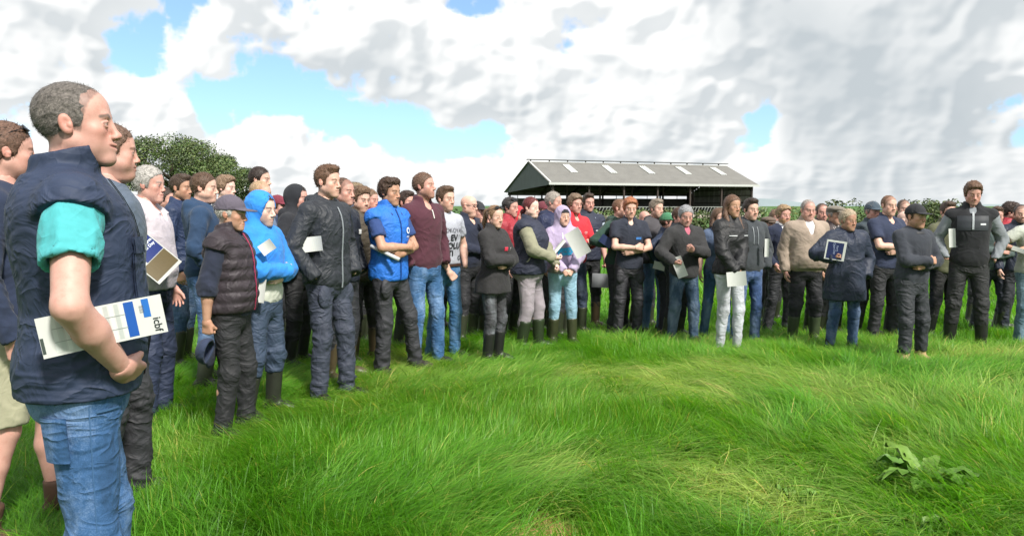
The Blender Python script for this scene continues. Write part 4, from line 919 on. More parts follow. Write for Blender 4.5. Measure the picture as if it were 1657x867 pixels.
def person(pid, x, top, yb=None, Y=None, a=-30, ha=None, hp=4, hr=0, hair=('short', '#4a3424'), skin='fair', face='m', beard=.18, g=1.0, belly=.0, tops=(), bot=None, shoe=('welly', '#2f3426'), arms=('side', 'side'), feet=None, hat=None, glasses=None, hcap=.03, label='', shorts=False, bare=False, dz=0, hmax=1.99):
    if ONLY is not None and pid not in ONLY: return None
    B = Body(); B.pid = pid; seed = sum(ord(c) * (i + 3) for i, c in enumerate(pid)) % 97 + 1; rs = np.random.RandomState(seed)
    if Y is None: Y = ground_Y(yb, .05)
    elif Y > 6: Y += .45
    P = at(x, top, Y); z0 = float(fall(Y)); h = P[2] - z0 - .018; th = math.degrees(math.atan((x - CX) / FPX)); phi = a - th
    B.s = s = h / 1.757; B.g = g; B.ag = g ** .6; B.belly = belly; B.fem = face.startswith('f'); B.Y = Y
    B.h = .0140 * min(max(Y / 6.5, .62), 1.3) * (1.25 if yb is None and Y > 6 else 1); B.hh = .0028 if Y < 2.5 else (.0050 if Y < 7 else .0060); B.hs = .985 * (.55 + .45 * s) * (.95 if B.fem else 1)
    rho = R(phi - 90); B.M = Matrix.Translation((P[0], P[1], z0)) @ Matrix.Rotation(rho, 4, 'Z'); Mi = B.M.inverted()
    hip = .092 * (1.05 if B.fem else 1); st = feet or ((.125 + .03 * rs.rand(), .03 * rs.randn()), (-.125 - .03 * rs.rand(), .03 * rs.randn()))
    B.HP = [(.088 * s * g ** .5, -.005, .90 * s), (-.088 * s * g ** .5, -.005, .90 * s)]; B.K, B.A, B.fy = [], [], []
    for i, sd in enumerate((1, -1)):
        A = np.array([st[i][0] * s * g ** .3, st[i][1] * s - .02, .085 * s]); K, A = ik(B.HP[i], A, (sd * .12, 1, 0), .410 * s, .4085 * s)
        B.K.append(K); B.A.append(A); B.fy.append(sd * R(12 + 8 * rs.rand()))
    sx = (.176 if not B.fem else .150) * s * g ** .55; B.S = [np.array([sx, -.012 * s, 1.425 * s]), np.array([-sx, -.012 * s, 1.425 * s])]; B.E, B.W = [], []; hands = []
    for i, sd in enumerate((1, -1)):
        ap = arms[i]; nm = ap if isinstance(ap, str) else ap[0]; Wt, hint, hd, pn, pose = ARMS[nm]; Wt = np.array([Wt[0] * sd, Wt[1], Wt[2]]) * s
        Wt[0] *= g ** .4; hov = None; Wt[1] += (belly * .9 + (g - 1) * .10) * s * (1 if Wt[1] > .12 * s else 0)
        if not isinstance(ap, str):          # wrist seen at a pixel, at a depth in front of the person
            w = at(ap[1], ap[2], Y + ap[3]); Wt = np.array(Mi @ Vector(w))
            if len(ap) > 4 and ap[4]: pose = ap[4]
            if len(ap) > 5: hov = ap[5]
            if pose == 'none': pose = None
            elif pose is None: pose = 'relaxed'
        E, W = ik(B.S[i], Wt, (hint[0] * sd, hint[1], hint[2]), .292 * s, .262 * s); B.E.append(E); B.W.append(W)
        if pose:
            fd = (W - E) / np.linalg.norm(W - E); d0 = np.array([hd[0] * sd, hd[1], hd[2]]) if hd else fd
            d0 = d0 / np.linalg.norm(d0) * .6 + fd * .6
            if hov: d0 = np.array(hov, float)
            pn_ = np.array([pn[0] * sd, pn[1], pn[2]]) if pn else np.array([-sd, 0, 0]); hands.append((W, d0, pn_, sd, pose))
    # head
    ha = (a if ha is None else ha) - (13 if Y > 4 else 0); yaw = R(ha - a)
    hc = Vector((0, .020 * s, h - .1185 * B.hs)); B.HM = Matrix.Translation(hc) @ Matrix.Rotation(yaw, 4, 'Z') @ Matrix.Rotation(R(-hp), 4, 'X') @ Matrix.Rotation(R(hr), 4, 'Y') @ Matrix.Diagonal((B.hs * (1 + .02 * rs.randn()), B.hs * (1 + .015 * rs.randn()), B.hs, 1))
    hv, hq, hm = head_template(face, B.hh); hcol = head_colour(hm, skin, hair[1], beard, len(hv)); hv = hv.copy()
    wn = np.exp(-(((hv - np.array([0, .108, -.022])) / np.array([.016, .022, .022])) ** 2).sum(1)); nk = rs.randn(); hv[:, 1] -= wn * (.0045 - .0035 * nk) * (1 if Y > 3 else .7); hv[:, 2] += wn * .002 * rs.randn()
    lo_ = np.clip(-hv[:, 2] / .06, 0, 1); hv[:, 0] *= 1 + lo_ * .05 * rs.randn(); fl_ = 1 + .035 * rs.randn(); hv[:, 2] = np.where((hv[:, 2] < 0) & (hv[:, 2] > -.14), hv[:, 2] * fl_, hv[:, 2] + np.where(hv[:, 2] <= -.14, -.14 * (fl_ - 1), 0)); wb = np.exp(-(((hv - np.array([0, .085, .024])) / np.array([.05, .02, .012])) ** 2).sum(1)); hv[:, 1] += wb * .0015 * rs.randn()
    if hair[0] not in ('bald', 'long', 'pony', 'bun'):      # cropped hair thins out over the skin at the hairline
        hl = hairline(hv[:, 1], HAIRS[hair[0]][3], .032 if hair[0] == 'recede' else 0); k = np.clip((hv[:, 2] - hl + .008 + .010 * (vnoise(hv * 160) - .5)) / .014, 0, 1) * .62 * (hv[:, 1] < .088)
        if hair[0] == 'fringe': k = k * np.clip((.056 - hv[:, 2]) / .012, 0, 1)
        k = (k * (1 - np.clip((np.abs(hv[:, 0]) - .074) / .004, 0, 1) * (hv[:, 2] < .03)))[:, None]; hcol = hcol * (1 - k) + np.array(lin(hair[1])) * .55 * k
    hv = to_head(B, hv)
    # body in one surface
    cover = max([t.get('sleeve', 2) for t in tops] + [0]); fine = cover < 1.7 or shorts
    lo, hi = bounds(B, .12); lo[2] = -.02; hi[2] = 1.56 * s; lo[:2] = np.minimum(lo[:2], np.array(B.A)[:, :2].min(0) - .12); hi[:2] = np.maximum(hi[:2], np.array(B.A)[:, :2].max(0) + .24)
    F = Fld(lo, hi, max(.013, B.h * (1.0 if fine else 1.9)))
    put_torso(B, F, 0, .865 * s, 1.55 * s, .02)
    for i, sd in enumerate((1, -1)):
        S, E, W = B.S[i], B.E[i], B.W[i]; F.cone((sd * .05 * s, -.018 * s, 1.465 * s), S * np.array([.9, 1, 1]), .046 * s, .048 * s, .03)
        ag = B.ag * s; F.cone(S, E, .050 * ag, .040 * ag, .02); F.cone(E, E * .62 + W * .38, .040 * ag, .041 * ag, .015); F.cone(E * .62 + W * .38, W, .041 * ag, .0265 * s, .015)
        Hp, K, A = B.HP[i], B.K[i], B.A[i]; lg = g ** .8 * s
        F.cone(np.array(Hp) + (K - np.array(Hp)) * .12, K, .074 * lg, .050 * lg, .03); F.cone(K, K * .65 + A * .35 + np.array([0, -.016 * s, 0]), .050 * lg, .052 * lg, .02); F.cone(K * .65 + A * .35 + np.array([0, -.016 * s, 0]), A, .052 * lg, .036 * s, .02)
        fd = np.array([math.sin(B.fy[i]), math.cos(B.fy[i]), 0]); F.cone((A[0], A[1], .042), np.array([A[0], A[1], .032]) + fd * .13 * s, .032 * s, .028 * s, .02)
    F.cone((0, -.02 * s, 1.48 * s), (0, -.012 * s, 1.54 * s), .058 * s, .055 * s, .02)
    bv, bq = F.mesh(); tone = np.array(lin(SKIN[skin])); Vs, Qs, Cs = [bv, hv], [bq, hq + len(bv)], [np.tile(tone, (len(bv), 1)), hcol]; n = len(bv) + len(hv)
    for W, d0, pn_, sd, pose in hands:
        v, q = place_hand(W, d0, pn_, sd, pose, .0045 if Y < 4 else (.0062 if Y < 7 else .0080), 1.0 * s * (.9 if B.fem else 1)); Vs.append(v); Qs.append(q + n); n += len(v)
        c = np.tile(tone, (len(v), 1)) * np.array([1, .96, .95]); Cs.append(c)
    B.root = None; root = obj_np('person', np.concatenate(Vs), np.concatenate(Qs), skin_mat(), None, True, np.concatenate(Cs)); B.root = root
    root.matrix_world = B.M; tag(root, label, 'person', 'people gathered in the field')
    B.parts = {}; B.inf = {}; B.welly = bool(shoe) and shoe[0] == 'welly'
    for j, t in enumerate(tops):
        nm = t.get('n', 'jacket'); B.parts[nm] = garment_top(B, t, nm, seed + j * 7); B.inf[nm] = t.get('infl', .018)
    if bot: B.parts['legs'] = garment_legs(B, bot, bot.get('n', 'trousers'), seed)
    if shoe: shoe_pair(B, shoe)
    if hair[0] != 'bald' and not (len(hair) > 2): make_hair(B, hair[0], hair[1], seed)
    if hat: B.parts['hat'] = make_cap(B, hat[0], hat[1], seed)
    if glasses: make_glasses(B, glasses == 'top')
    CAST[pid] = B; return B

# small things on clothes: strips, patches and lettering laid on the chest
def off(B, part, extra=.006): return B.inf[part] + extra
def patch(B, part, name, color, u0, u1, z0, z1, extra=.008, n=8, mat=None, back=False):
    """a thin raised patch on the chest of a garment; u to the person's right, z at height (units of a 1.78 m figure)"""
    s = B.s; i = off(B, part, extra); us = np.linspace(u0, u1, n) * s; zs = np.linspace(z0, z1, n) * s; V = []
    for dz in (0, -.004):
        for z in zs:
            for u in us: V.append((u, front(B, u, z, i + dz, back), z))
    Q = []
    for b in (0, n * n):
        for r in range(n - 1):
            for c in range(n - 1):
                q = [b + r * n + c, b + r * n + c + 1, b + (r + 1) * n + c + 1, b + (r + 1) * n + c]; Q.append(q if b else q[::-1])
    return obj_np(name, np.array(V), np.array(Q), mat or plain('trim_' + color.lstrip('#'), color, .55), B.parts[part])
def zipper(B, part, color='#888c90', z0=.92, z1=1.50, w=.012, u=0.0, name='zip'): return patch(B, part, name, color, u - w / 2, u + w / 2, z0, z1, .011, 12)
def lettering(B, part, txt, color, u, z, size, bold=.0, rot=0, line=1.0):
    me = text_mesh(txt, size, 'CENTER', bold, 1.0, line); s = B.s; i = off(B, part, .011); n = len(me.vertices); co = np.zeros(n * 3, np.float32); me.vertices.foreach_get('co', co); co = co.reshape(-1, 3); o = co.copy(); c, sn = math.cos(R(rot)), math.sin(R(rot))
    uu = u * s - (co[:, 0] * c - co[:, 1] * sn) * s; zz = z * s + (co[:, 0] * sn + co[:, 1] * c) * s
    o[:, 0] = uu; o[:, 2] = zz; o[:, 1] = front(B, uu, zz, i); me.vertices.foreach_set('co', o.ravel()); me.update()
    return child('lettering', me, B.parts[part], plain('print_' + color.lstrip('#'), color, .6))

def pouch(B, c, r, name='holster_pocket', mat=None, parent=None, cut=None, wr=.004):
    """a soft bag-like pocket standing off the cloth"""
    F = Fld(np.array(c) - np.array(r) - .03, np.array(c) + np.array(r) + .03, max(.006, B.h * .7)); F.ell(c, r, 0)
    if cut: F.cut(lambda X, Y, Z: (X - cut[0][0]) * cut[1][0] + (Y - cut[0][1]) * cut[1][1] + (Z - cut[0][2]) * cut[1][2])
    V, Q = F.mesh(); N = normals(V, Q); V = V + N * (wr * (ridged(V * 22 + 3) - .3))[:, None]; return obj_np(name, V, Q, mat or B.parts['legs'].data.materials[0], parent or B.parts['legs'])

def leg_patch(B, i, a0, a1, t0, t1, name, mat, extra=.012, n=7):
    """a thin raised piece wrapped on the thigh of leg i: a0..a1 degrees round it (0 outwards, 90 forwards), t0..t1 from hip to knee"""
    Hp, K = np.array(B.HP[i]), np.array(B.K[i]); e = (K - Hp) / np.linalg.norm(K - Hp); sd = 1 if i == 0 else -1; x = np.array([sd, 0, 0]) - e * e[0] * sd; x /= np.linalg.norm(x); y = np.array([0, 1., 0]) - e * e[1]; y /= np.linalg.norm(y); V = []; Q = []
    for dz in (0, -.006):
        for t in np.linspace(t0, t1, n):
            r = (.082 + (.054 - .082) * t) * B.s * B.g ** .8 + .007 + extra + dz
            for a in np.radians(np.linspace(a0, a1, n)): V.append(Hp + (K - Hp) * t + (x * math.cos(a) + y * math.sin(a)) * r)
    for b in (0, n * n):
        for r in range(n - 1):
            for c in range(n - 1): q = [b + r * n + c, b + r * n + c + 1, b + (r + 1) * n + c + 1, b + (r + 1) * n + c]; Q.append(q if b else q[::-1])
    return obj_np(name, np.array(V), np.array(Q), mat, B.parts['legs'])
# ------------------------------------------------------------------ the people, left to right
def top(c, n='jacket', m='cotton', **k): return dict(c=c, n=n, m=m, **k)
def tee(c, **k): return dict(c=c, **{**dict(n='t_shirt', m='cotton', sleeve=.58, infl=.013, hem=.92), **k})
def polo(c, **k): return dict(c=c, **{**dict(n='polo_shirt', m='cotton', sleeve=.62, infl=.014, hem=.90, collar='shirt', notch=.08), **k})
def hoodie(c, **k): return dict(c=c, **{**dict(n='hoodie', m='knit', wr=.018, infl=.020, hem=.90, collar='hood', cinch=.012, cuff=1), **k})
def jumper(c, **k): return dict(c=c, **{**dict(n='jumper', m='knit', wr=.015, infl=.018, hem=.90, cinch=.010, cuff=1), **k})
def jacket(c, **k): return dict(c=c, **{**dict(n='jacket', m='nylon', infl=.022, hem=.86, collar='stand', wr=.015), **k})
def gilet(c, **k): return dict(c=c, **{**dict(n='gilet', m='work', sleeve=.13, infl=.025, hem=.90, collar='stand'), **k})
def trs(c, **k): return dict(c=c, **{**dict(n='trousers', m='work', infl=.011, rb=.062, wr=.020), **k})
def jeans(c, **k): return dict(c=c, **{**dict(n='jeans', m='denim', infl=.007, rb=.056, wr=.014), **k})
W_OLIVE = ('welly', '#33382a'); W_BLACK = ('welly', '#1e1f1e'); W_BROWN = ('welly', '#4a3f2e'); SH = ('shoe', '#1f1c1a')
NAVY, BLACK = '#18233a', '#1d1f23'

def foreground_details(B):
    s = B.s; W = B.W[0]; f = (W - B.E[0]) / np.linalg.norm(W - B.E[0]); c = W + f * .10 * s + np.array([-.048, .0, -.02]); gm = B.parts['gilet'].data.materials[0]
    jm = B.parts['legs'].data.materials[0]; leg_patch(B, 0, -78, -28, .10, .40, 'back_pocket', jm, .020); leg_patch(B, 0, 3, 5, .05, .99, 'side_seam', plain('denim_seam', '#35587e', .9), .006, 14); leg_patch(B, 0, 14, 55, .08, .095, 'front_pocket_edge', plain('denim_seam', '#35587e', .9), .010)
    patch(B, 'gilet', 'chest_pocket', '#16253f', .055, .150, 1.16, 1.30, .010, 10, gm); patch(B, 'gilet', 'pocket_flap', '#16253f', .050, .155, 1.29, 1.335, .016, 10, gm); zipper(B, 'gilet', '#0f1726', .92, 1.50, .022)
    Geo().box((-.008, -.003, -.008), (.008, .003, .008), Matrix.Translation((.10 * s, front(B, .10 * s, 1.305 * s, B.inf['gilet'] + .021), 1.305 * s))).obj('stud', plain('stud_metal', '#9aa0a4', .3, .8), B.parts['gilet'])
def holsters(B, sides):
    for sd in sides: pouch(B, (sd * .125 * B.s * B.g ** .5, .078 * B.s, .80 * B.s), (.058 * B.s, .034 * B.s, .095 * B.s))
person('P01', 2, 197, yb=846, a=-12, ha=4, hair=('short', '#6d4a35'), skin='ruddy', g=1.05, tops=[jumper('#16233c')], bot=dict(c='#8d8b74', n='shorts', m='cotton', hem=.52, infl=.028, wr=.012), shorts=True, shoe=('boot', '#4b3426'), arms=('side', 'side'), feet=((.13, -.10), (-.10, .14)), glasses='top', label='man at the left edge in navy jumper and grey-green shorts with bare legs')
person('P02', 108, 128, Y=2.32, a=3, ha=-13, hp=-2, hair=('recede', '#6e665f'), skin='ruddy', face='ms', beard=.12, g=1.06, belly=.035, tops=[tee('#3f9ba0', sleeve=.60, infl=.017, hem=.95, wr=.020), gilet('#16253f', infl=.034, hem=.90, collar='high', wr=.012)], bot=jeans('#244c76', rb=.052), shoe=SH, arms=(('pocket_out', 198, 596, -.135, 'relaxed', (-.80, .42, -.42)), 'pocket_fwd'), feet=((.11, -.05), (-.11, .06)), label='tall man in the foreground in navy gilet over turquoise t-shirt and blue jeans')
if 'P02' in CAST: foreground_details(CAST['P02'])
person('P03', 174, 200, yb=808, a=-8, ha=-2, hair=('short', '#71503c'), skin='ruddy', face='mr', beard=.3, g=1.06, tops=[tee('#4a5666')], bot=trs('#202126', infl=.016), shoe=('boot', '#22211f'), arms=('pocket', 'side'), label='young man in grey t-shirt half hidden behind the foreground man')
person('P04', 236, 268, yb=669, a=-24, ha=-14, hair=('swept', '#a9a49d'), skin='ruddy', face='mo', beard=.06, belly=.04, g=1.04, tops=[top('#aea7ad', n='shirt', infl=.020, hem=.93, sleeve=1.15, collar='shirt', notch=.10, wr=.014)], bot=trs('#1c2740', infl=.014, wr=.012), shoe=SH, arms=(('hold', 247, 431, -.24, 'grip'), 'side'), label='grey-haired man in pale open-necked shirt with rolled sleeves holding a booklet')
person('P05', 264, 303, Y=7.6, a=-15, hair=('short', '#3b2a20'), skin='ruddy', beard=.5, tops=[jacket('#2a2f3a')], bot=trs(BLACK), label='bearded man mostly hidden behind the man in the pale shirt')
person('P06', 289, 282, Y=6.95, a=-18, ha=-22, hair=('quiff', '#4b3626'), skin='tan', beard=.4, tops=[jacket('#1d2c49', collar='shirt')], bot=jeans('#26425f'), label='dark-haired man in navy jacket behind the booklet holder')
person('P07', 326, 279, yb=614, a=-2, ha=-6, hair=('short', '#5d4029'), skin='fair', face='mr', g=1.05, tops=[hoodie('#17324f')], bot=jeans('#2a4a70', infl=.016, hem=.28), shoe=W_OLIVE, arms=('pocket', 'pocket'), label='young man in dark teal-blue hoodie standing behind the capped old man')
person('P08', 362, 284, Y=7.9, a=-20, hair=('mop', '#8a6a4c'), skin='pale', tops=[jumper('#30343c')], bot=trs(BLACK), label='ginger-haired man showing only his forehead above the old man\'s cap')
B = person('P09', 369, 316, yb=691, a=-22, ha=-10, hp=6, hair=('fringe', '#c9c2b8'), skin='tan', face='mo', beard=.05, belly=.03, tops=[jumper('#1b2236', sleeve=1.25, infl=.022, cuff=0), dict(c='#2c252b', n='gilet', m='nylon', sleeve=.12, infl=.040, hem=.93, collar='high', quilt=.013, wr=.004, notch=.05)], bot=trs('#14151a', infl=.016, wr=.012), shoe=('shoe', '#141414'), arms=(('side', 333, 530, -.20, 'fist'), 'pocket'), feet=((.12, -.03), (-.14, .05)), hat=('cap', '#4a4450'), label='elderly man in faded cap and dark quilted gilet holding a navy cap')
if B: zipper(B, 'gilet', '#b0355a', .94, 1.50, .014)
person('P10', 417, 270, Y=7.7, a=-12, hair=('short', '#33231c'), skin='fair', g=1.04, tops=[jumper('#23262e')], bot=trs(BLACK), label='dark-haired man, tallest head behind the blue hoodie')
person('P11', 418, 291, Y=6.55, a=-22, hair=('crop', '#b08d62'), skin='fair', g=1.08, tops=[polo('#5b6f8c')], bot=jeans('#22344e'), arms=('hold', ('hold', 452, 405, -.22, 'grip')), label='fair-haired man in grey-blue polo shirt behind the blue hoodie')
B = person('P12', 420, 310, yb=662, a=-34, ha=-26, hp=8, hair=('short', '#40291d'), skin='pale', beard=.45, tops=[hoodie('#b4b6ac', n='hoodie_lower', infl=.016, sleeve=0, hem=.88, wr=.01), hoodie('#2277c6', infl=.028, hem=1.10, hood_up=1, cinch=0)], bot=trs('#2b3a50', hem=.34, infl=.020), shoe=('welly', '#2a2c26'), arms=('over', 'under'), label='young man with the hood of his blue hoodie up and arms folded')
person('P14', 447, 316, Y=8.1, a=-15, hair=('short', '#5a4634'), skin='ruddy', tops=[jacket('#23304a')], bot=trs(BLACK), hat=('cap', '#6e2436'), label='man in maroon cap between the blue hood and the black hood')
person('P15', 478, 299, Y=6.9, a=-24, ha=-18, hair=('short', '#2c1e17'), skin='ruddy', tops=[hoodie('#15181f', infl=.03, hood_up=1)], bot=trs('#17181b', infl=.016), shoe=W_BLACK, arms=('pocket', 'pocket'), label='person with black hood up behind the man in the dark rain jacket')
B = person('P16', 527, 267, yb=634, a=-42, ha=-22, hp=3, hair=('quiff', '#6b482c'), skin='fair', beard=.25, g=1.05, tops=[jacket('#22262d', infl=.024, hem=.84, collar='hood', wr=.017, cinch=.012)], bot=trs('#2a3040', infl=.013, wr=.024), shoe=SH, arms=('pocket', 'pocket'), feet=((.13, .02), (-.12, .08)), label='tall young man in dark grey rain jacket with a paper tucked under his arm')
if B: holsters(B, (1, -1))
if B: zipper(B, 'jacket', '#7e848a', .86, 1.46, .012)
B = person('P17', 552, 286, yb=604, a=-32, ha=-24, hair=('crop', '#5b3d2a'), skin='ruddy', tops=[jacket('#171c27')], bot=trs('#1f2127'), shoe=W_BROWN, arms=('pocket', 'pocket'), label='man in navy jacket with a small white badge behind the rain jacket man')
if B: patch(B, 'jacket', 'badge', '#d8d8d8', -.10, -.04, 1.28, 1.32)
B = person('P18', 582, 302, yb=577, a=-48, ha=-42, hp=8, hair=('curly', '#75573a'), skin='fair', face='mr', beard=.35, g=1.14, tops=[jacket('#3a3226', m='work', infl=.026, hem=.84)], bot=trs('#1d1b1a'), shoe=W_BROWN, arms=('pocket', 'pocket'), label='heavy-set curly-haired man in dark olive-brown jacket')
person('P19', 571, 297, Y=8.3, a=-25, hair=('curly', '#86704f'), skin='fair', tops=[jacket('#1c2740')], bot=trs(BLACK), label='fair curly-haired man hidden behind the olive-brown jacket')
person('P20', 597, 306, Y=8.7, a=-25, hair=('short', '#7a5a3c'), skin='ruddy', tops=[jacket('#b3202c')], bot=trs(BLACK), label='man in red jacket hidden between the olive jacket and the blue gilet')
B = person('P21', 628, 288, yb=597, a=-44, ha=-26, hair=('curly', '#4a3323'), skin='tan', face='ms', beard=.12, tops=[polo('#1c3566', sleeve=.66, hem=.95), gilet('#1560b8', infl=.032, hem=.86, collar='high', wr=.012)], bot=trs('#25262c', infl=.013, wr=.024), shoe=('boot', '#26241f'), arms=('over', 'under'), feet=((.08, -.02), (-.30, .06)), label='man in bright blue gilet with bare forearms folded and a rolled paper')
if B: holsters(B, (1,))
if B: zipper(B, 'gilet', '#0d3f86', .87, 1.50, .012)
if B: lettering(B, 'gilet', 'O', '#e8eef2', -.095, 1.305, .075, .002); lettering(B, 'gilet', 'emo', '#e8eef2', -.095, 1.255, .030)
person('P22', 655, 309, Y=8.3, a=-25, hair=('quiff', '#3d2a20'), skin='ruddy', tops=[jumper('#b98a94')], bot=trs(BLACK), label='dark-haired man in pink top between the blue gilet and maroon jumper')
B = person('P23', 684, 279, yb=584, a=-46, ha=-14, hp=-3, hair=('short', '#6b4a33'), skin='ruddy', beard=.55, g=1.05, tops=[jumper('#431c2a', infl=.016, collar='stand', notch=.06)], bot=jeans('#28527c'), shoe=SH, arms=('pocket', 'pocket'), feet=((.12, 0), (-.15, .04)), label='tall bearded man in maroon quarter-zip jumper with hands in pockets')
if B: zipper(B, 'jumper', '#c8c4c0', 1.36, 1.44, .010)
B = person('P24', 719, 301, yb=574, a=-50, ha=-30, hair=('quiff', '#5e4229'), skin='fair', beard=.25, tops=[tee('#9a9da7', hem=.985, sleeve=.60)], bot=jeans('#33628c'), shoe=SH, arms=(('clasp', 733, 456, -.2, 'fist'), 'pocket'), label='young man in light grey t-shirt printed with black letters')
if B:
    lettering(B, 't_shirt', 'OOKOYAL', '#3a3a42', 0, 1.33, .060); lettering(B, 't_shirt', 'EV', '#1c1c20', -.01, 1.255, .085, .002); lettering(B, 't_shirt', 'OLU', '#1c1c20', -.015, 1.175, .085, .002); lettering(B, 't_shirt', 'TI', '#1c1c20', .03, 1.10, .080, .002); lettering(B, 't_shirt', 'O', '#1c1c20', -.09, 1.05, .065, .001)
    patch(B, 't_shirt', 'belt', '#3c271c', -.14, .14, .968, .992, .010, 14)
person('P25', 771, 326, Y=9.0, a=-25, hair=('short', '#2e2119'), skin='ruddy', tops=[jacket('#1f2634')], bot=trs(BLACK), hat=('cap', '#22242a'), label='man in dark cap behind the bald man with glasses')
person('P26', 757, 315, yb=546, a=-40, ha=-16, hair=('bald', '#8a7460'), skin='fair', face='mr', beard=.15, g=1.08, belly=.03, tops=[jumper('#141c30', collar='stand', notch=.10)], bot=trs('#17181d'), shoe=W_OLIVE, arms=('under', 'chin'), glasses='on', label='bald man in glasses and navy jumper with a hand at his chin')
B = person('P27', 799, 331, yb=579, a=-36, ha=-34, hp=8, hair=('pony', '#8f6a42'), skin='fair', face='f', beard=0, tops=[jacket('#1d1c1e', m='cotton', infl=.026, hem=.80, flare=.03, notch=.03)], bot=jeans('#2c2c30', rb=.048), shoe=W_BLACK, arms=('over', 'under'), feet=((.10, .0), (-.10, .0)), glasses='top', label='young woman with blonde ponytail in black softshell jacket, arms folded')
if B: patch(B, 'jacket', 'badge', '#c2344a', -.03, .03, 1.27, 1.31); lettering(B, 'jacket', 'TT', '#e6e2e2', -.10, 1.285, .045); patch(B, 'jacket', 'pocket_zip', '#d8485a', .078, .090, .86, .99)
person('P65', 780, 341, Y=9.7, a=-30, hair=('quiff', '#8a7352'), skin='ruddy', tops=[jacket('#2b3340')], bot=trs(BLACK), label='fair-haired person glimpsed between the bald man and the ponytailed woman')
person('P66', 706, 334, Y=9.9, a=-30, hair=('short', '#3c2c22'), skin='ruddy', tops=[jacket('#26303f')], bot=trs(BLACK), label='dark-haired person glimpsed between the maroon jumper and the printed t-shirt')
person('P28', 824, 319, Y=9.1, a=-20, hair=('swept', '#3a3534'), skin='ruddy', g=1.05, tops=[jacket('#8c2833')], bot=trs(BLACK), glasses='top', label='dark-haired man with sunglasses pushed up behind the ponytailed woman')
person('P29', 838, 334, Y=9.5, a=-35, hair=('short', '#6a4a38'), skin='ruddy', tops=[hoodie('#c4313d', hood_up=1)], bot=trs(BLACK), label='person in red hooded top behind the red-haired woman')
B = person('P30', 857, 318, yb=558, a=-16, ha=-22, hp=4, hair=('bun', '#6e1f1f'), skin='pale', face='fr', beard=0, g=1.30, belly=.03, tops=[jumper('#7b7a66', infl=.020, hem=.95), gilet('#171d31', infl=.034, hem=.89, wr=.012)], bot=dict(c='#8b838a', n='leggings', m='knit', infl=.008, rb=.046, wr=.006), shoe=('welly', '#27321f'), arms=('hold', 'clasp'), feet=((.12, -.04), (-.10, .10)), label='red-haired woman in navy gilet over olive sleeves and grey leggings')
person('P31', 877, 326, Y=10.0, a=-25, hair=('short', '#5a4634'), skin='ruddy', tops=[jacket('#3a2c30')], bot=trs(BLACK), hat=('cap', '#5e2430'), label='man in dark red cap behind the red-haired woman')
person('P32', 894, 310, Y=8.9, a=-28, ha=-14, hair=('short', '#9a8f84'), skin='ruddy', face='mo', g=1.06, tops=[dict(c='#1c2440', n='jacket', m='nylon', infl=.036, hem=.86, collar='hood', quilt=.012, wr=.004)], bot=trs(BLACK), label='tall grey-haired man in navy quilted jacket behind the lilac hoodie')
B = person('P33', 911, 333, yb=552, a=-76, ha=-52, hp=4, hair=('short', '#1a1718', 0), skin='fair', face='f', beard=0, g=1.04, tops=[hoodie('#988ba6', infl=.030, hood_up=1, hem=.93, cinch=.016)], bot=jeans('#7598aa', rb=.050, hem=.31), shoe=('welly', '#363a26'), arms=('clasp', 'clasp'), feet=((.11, -.03), (-.12, .05)), hat=('beanie', '#17161c'), label='young woman in lilac hoodie with the hood up over a black beanie')
if B:
    lettering(B, 'hoodie', 'Simply', '#2796c4', .0, 1.24, .085, .006, 8); lettering(B, 'hoodie', 'Loved', '#2796c4', .0, 1.185, .075, .006, 8); patch(B, 'hoodie', 'hem_label', '#1c1a20', .02, .055, .945, .965, .004)
    for u in (-.035, .035): patch(B, 'hoodie', 'drawstring', '#d6cfdd', u - .005, u + .005, 1.31, 1.44)
B = person('P34', 929, 314, yb=536, a=-52, ha=-40, hair=('mop', '#80654a'), skin='ruddy', tops=[jumper('#b8222f', infl=.016, collar='stand', notch=.05)], bot=jeans('#1f2c46'), shoe=W_OLIVE, arms=('over', 'under'), label='man in bright red top with folded arms behind the lilac hoodie')
if B: lettering(B, 'jumper', 'co', '#f0c8c8', -.09, 1.30, .06)
B = person('P35', 951, 313, yb=524, a=-62, ha=-52, hair=('quiff', '#43301f'), skin='ruddy', face='ms', g=1.06, tops=[polo('#9aa6b4'), gilet('#141c30', infl=.030)], bot=trs('#16181d'), shoe=W_BROWN, arms=('side', ('side', 982, 436, -.12, 'grip')), label='smiling dark-haired man in navy gilet carrying a grey folder')
if B: patch(B, 'gilet', 'badge', '#d5dbe2', -.10, -.04, 1.285, 1.297)
B = person('P36', 1002, 321, Y=9.25, a=-34, ha=-12, hair=('recede', '#7a5233'), skin='fair', tops=[hoodie('#1f3a30')], bot=trs('#1d1e24'), shoe=SH, arms=(('hold', 994, 398, -.22, 'grip'), 'pocket'), label='man in dark green zipped hoodie holding a navy booklet')
if B: zipper(B, 'hoodie', '#c9d2cc', .92, 1.46, .008, .03)
B = person('P37', 1019, 320, yb=542, a=-74, ha=-62, hp=10, hair=('mop', '#b5652a'), skin='fair', tops=[polo('#171d2c', hem=.89, infl=.018)], bot=trs('#24242a', infl=.013), shoe=('boot', '#1d1b19'), arms=('over', 'under'), label='ginger-haired youth in dark navy polo shirt with arms folded')
if B: holsters(B, (1, -1))
if B: patch(B, 'polo_shirt', 'badge', '#3d74b4', -.12, -.05, 1.26, 1.29)
person('P38', 1042, 340, Y=10.2, a=-50, hair=('bald', '#8a6a50'), skin='ruddy', face='mr', tops=[jacket('#33363c')], bot=trs(BLACK), label='bald man behind the ginger youth\'s shoulder')
person('P39', 1061, 322, Y=9.7, a=-50, ha=-30, hair=('quiff', '#8a7a66'), skin='fair', beard=.45, tops=[hoodie('#3f3d41')], bot=jeans('#3a5f7e'), shoe=SH, arms=('pocket', 'side'), label='man with tousled fair hair in charcoal hoodie')
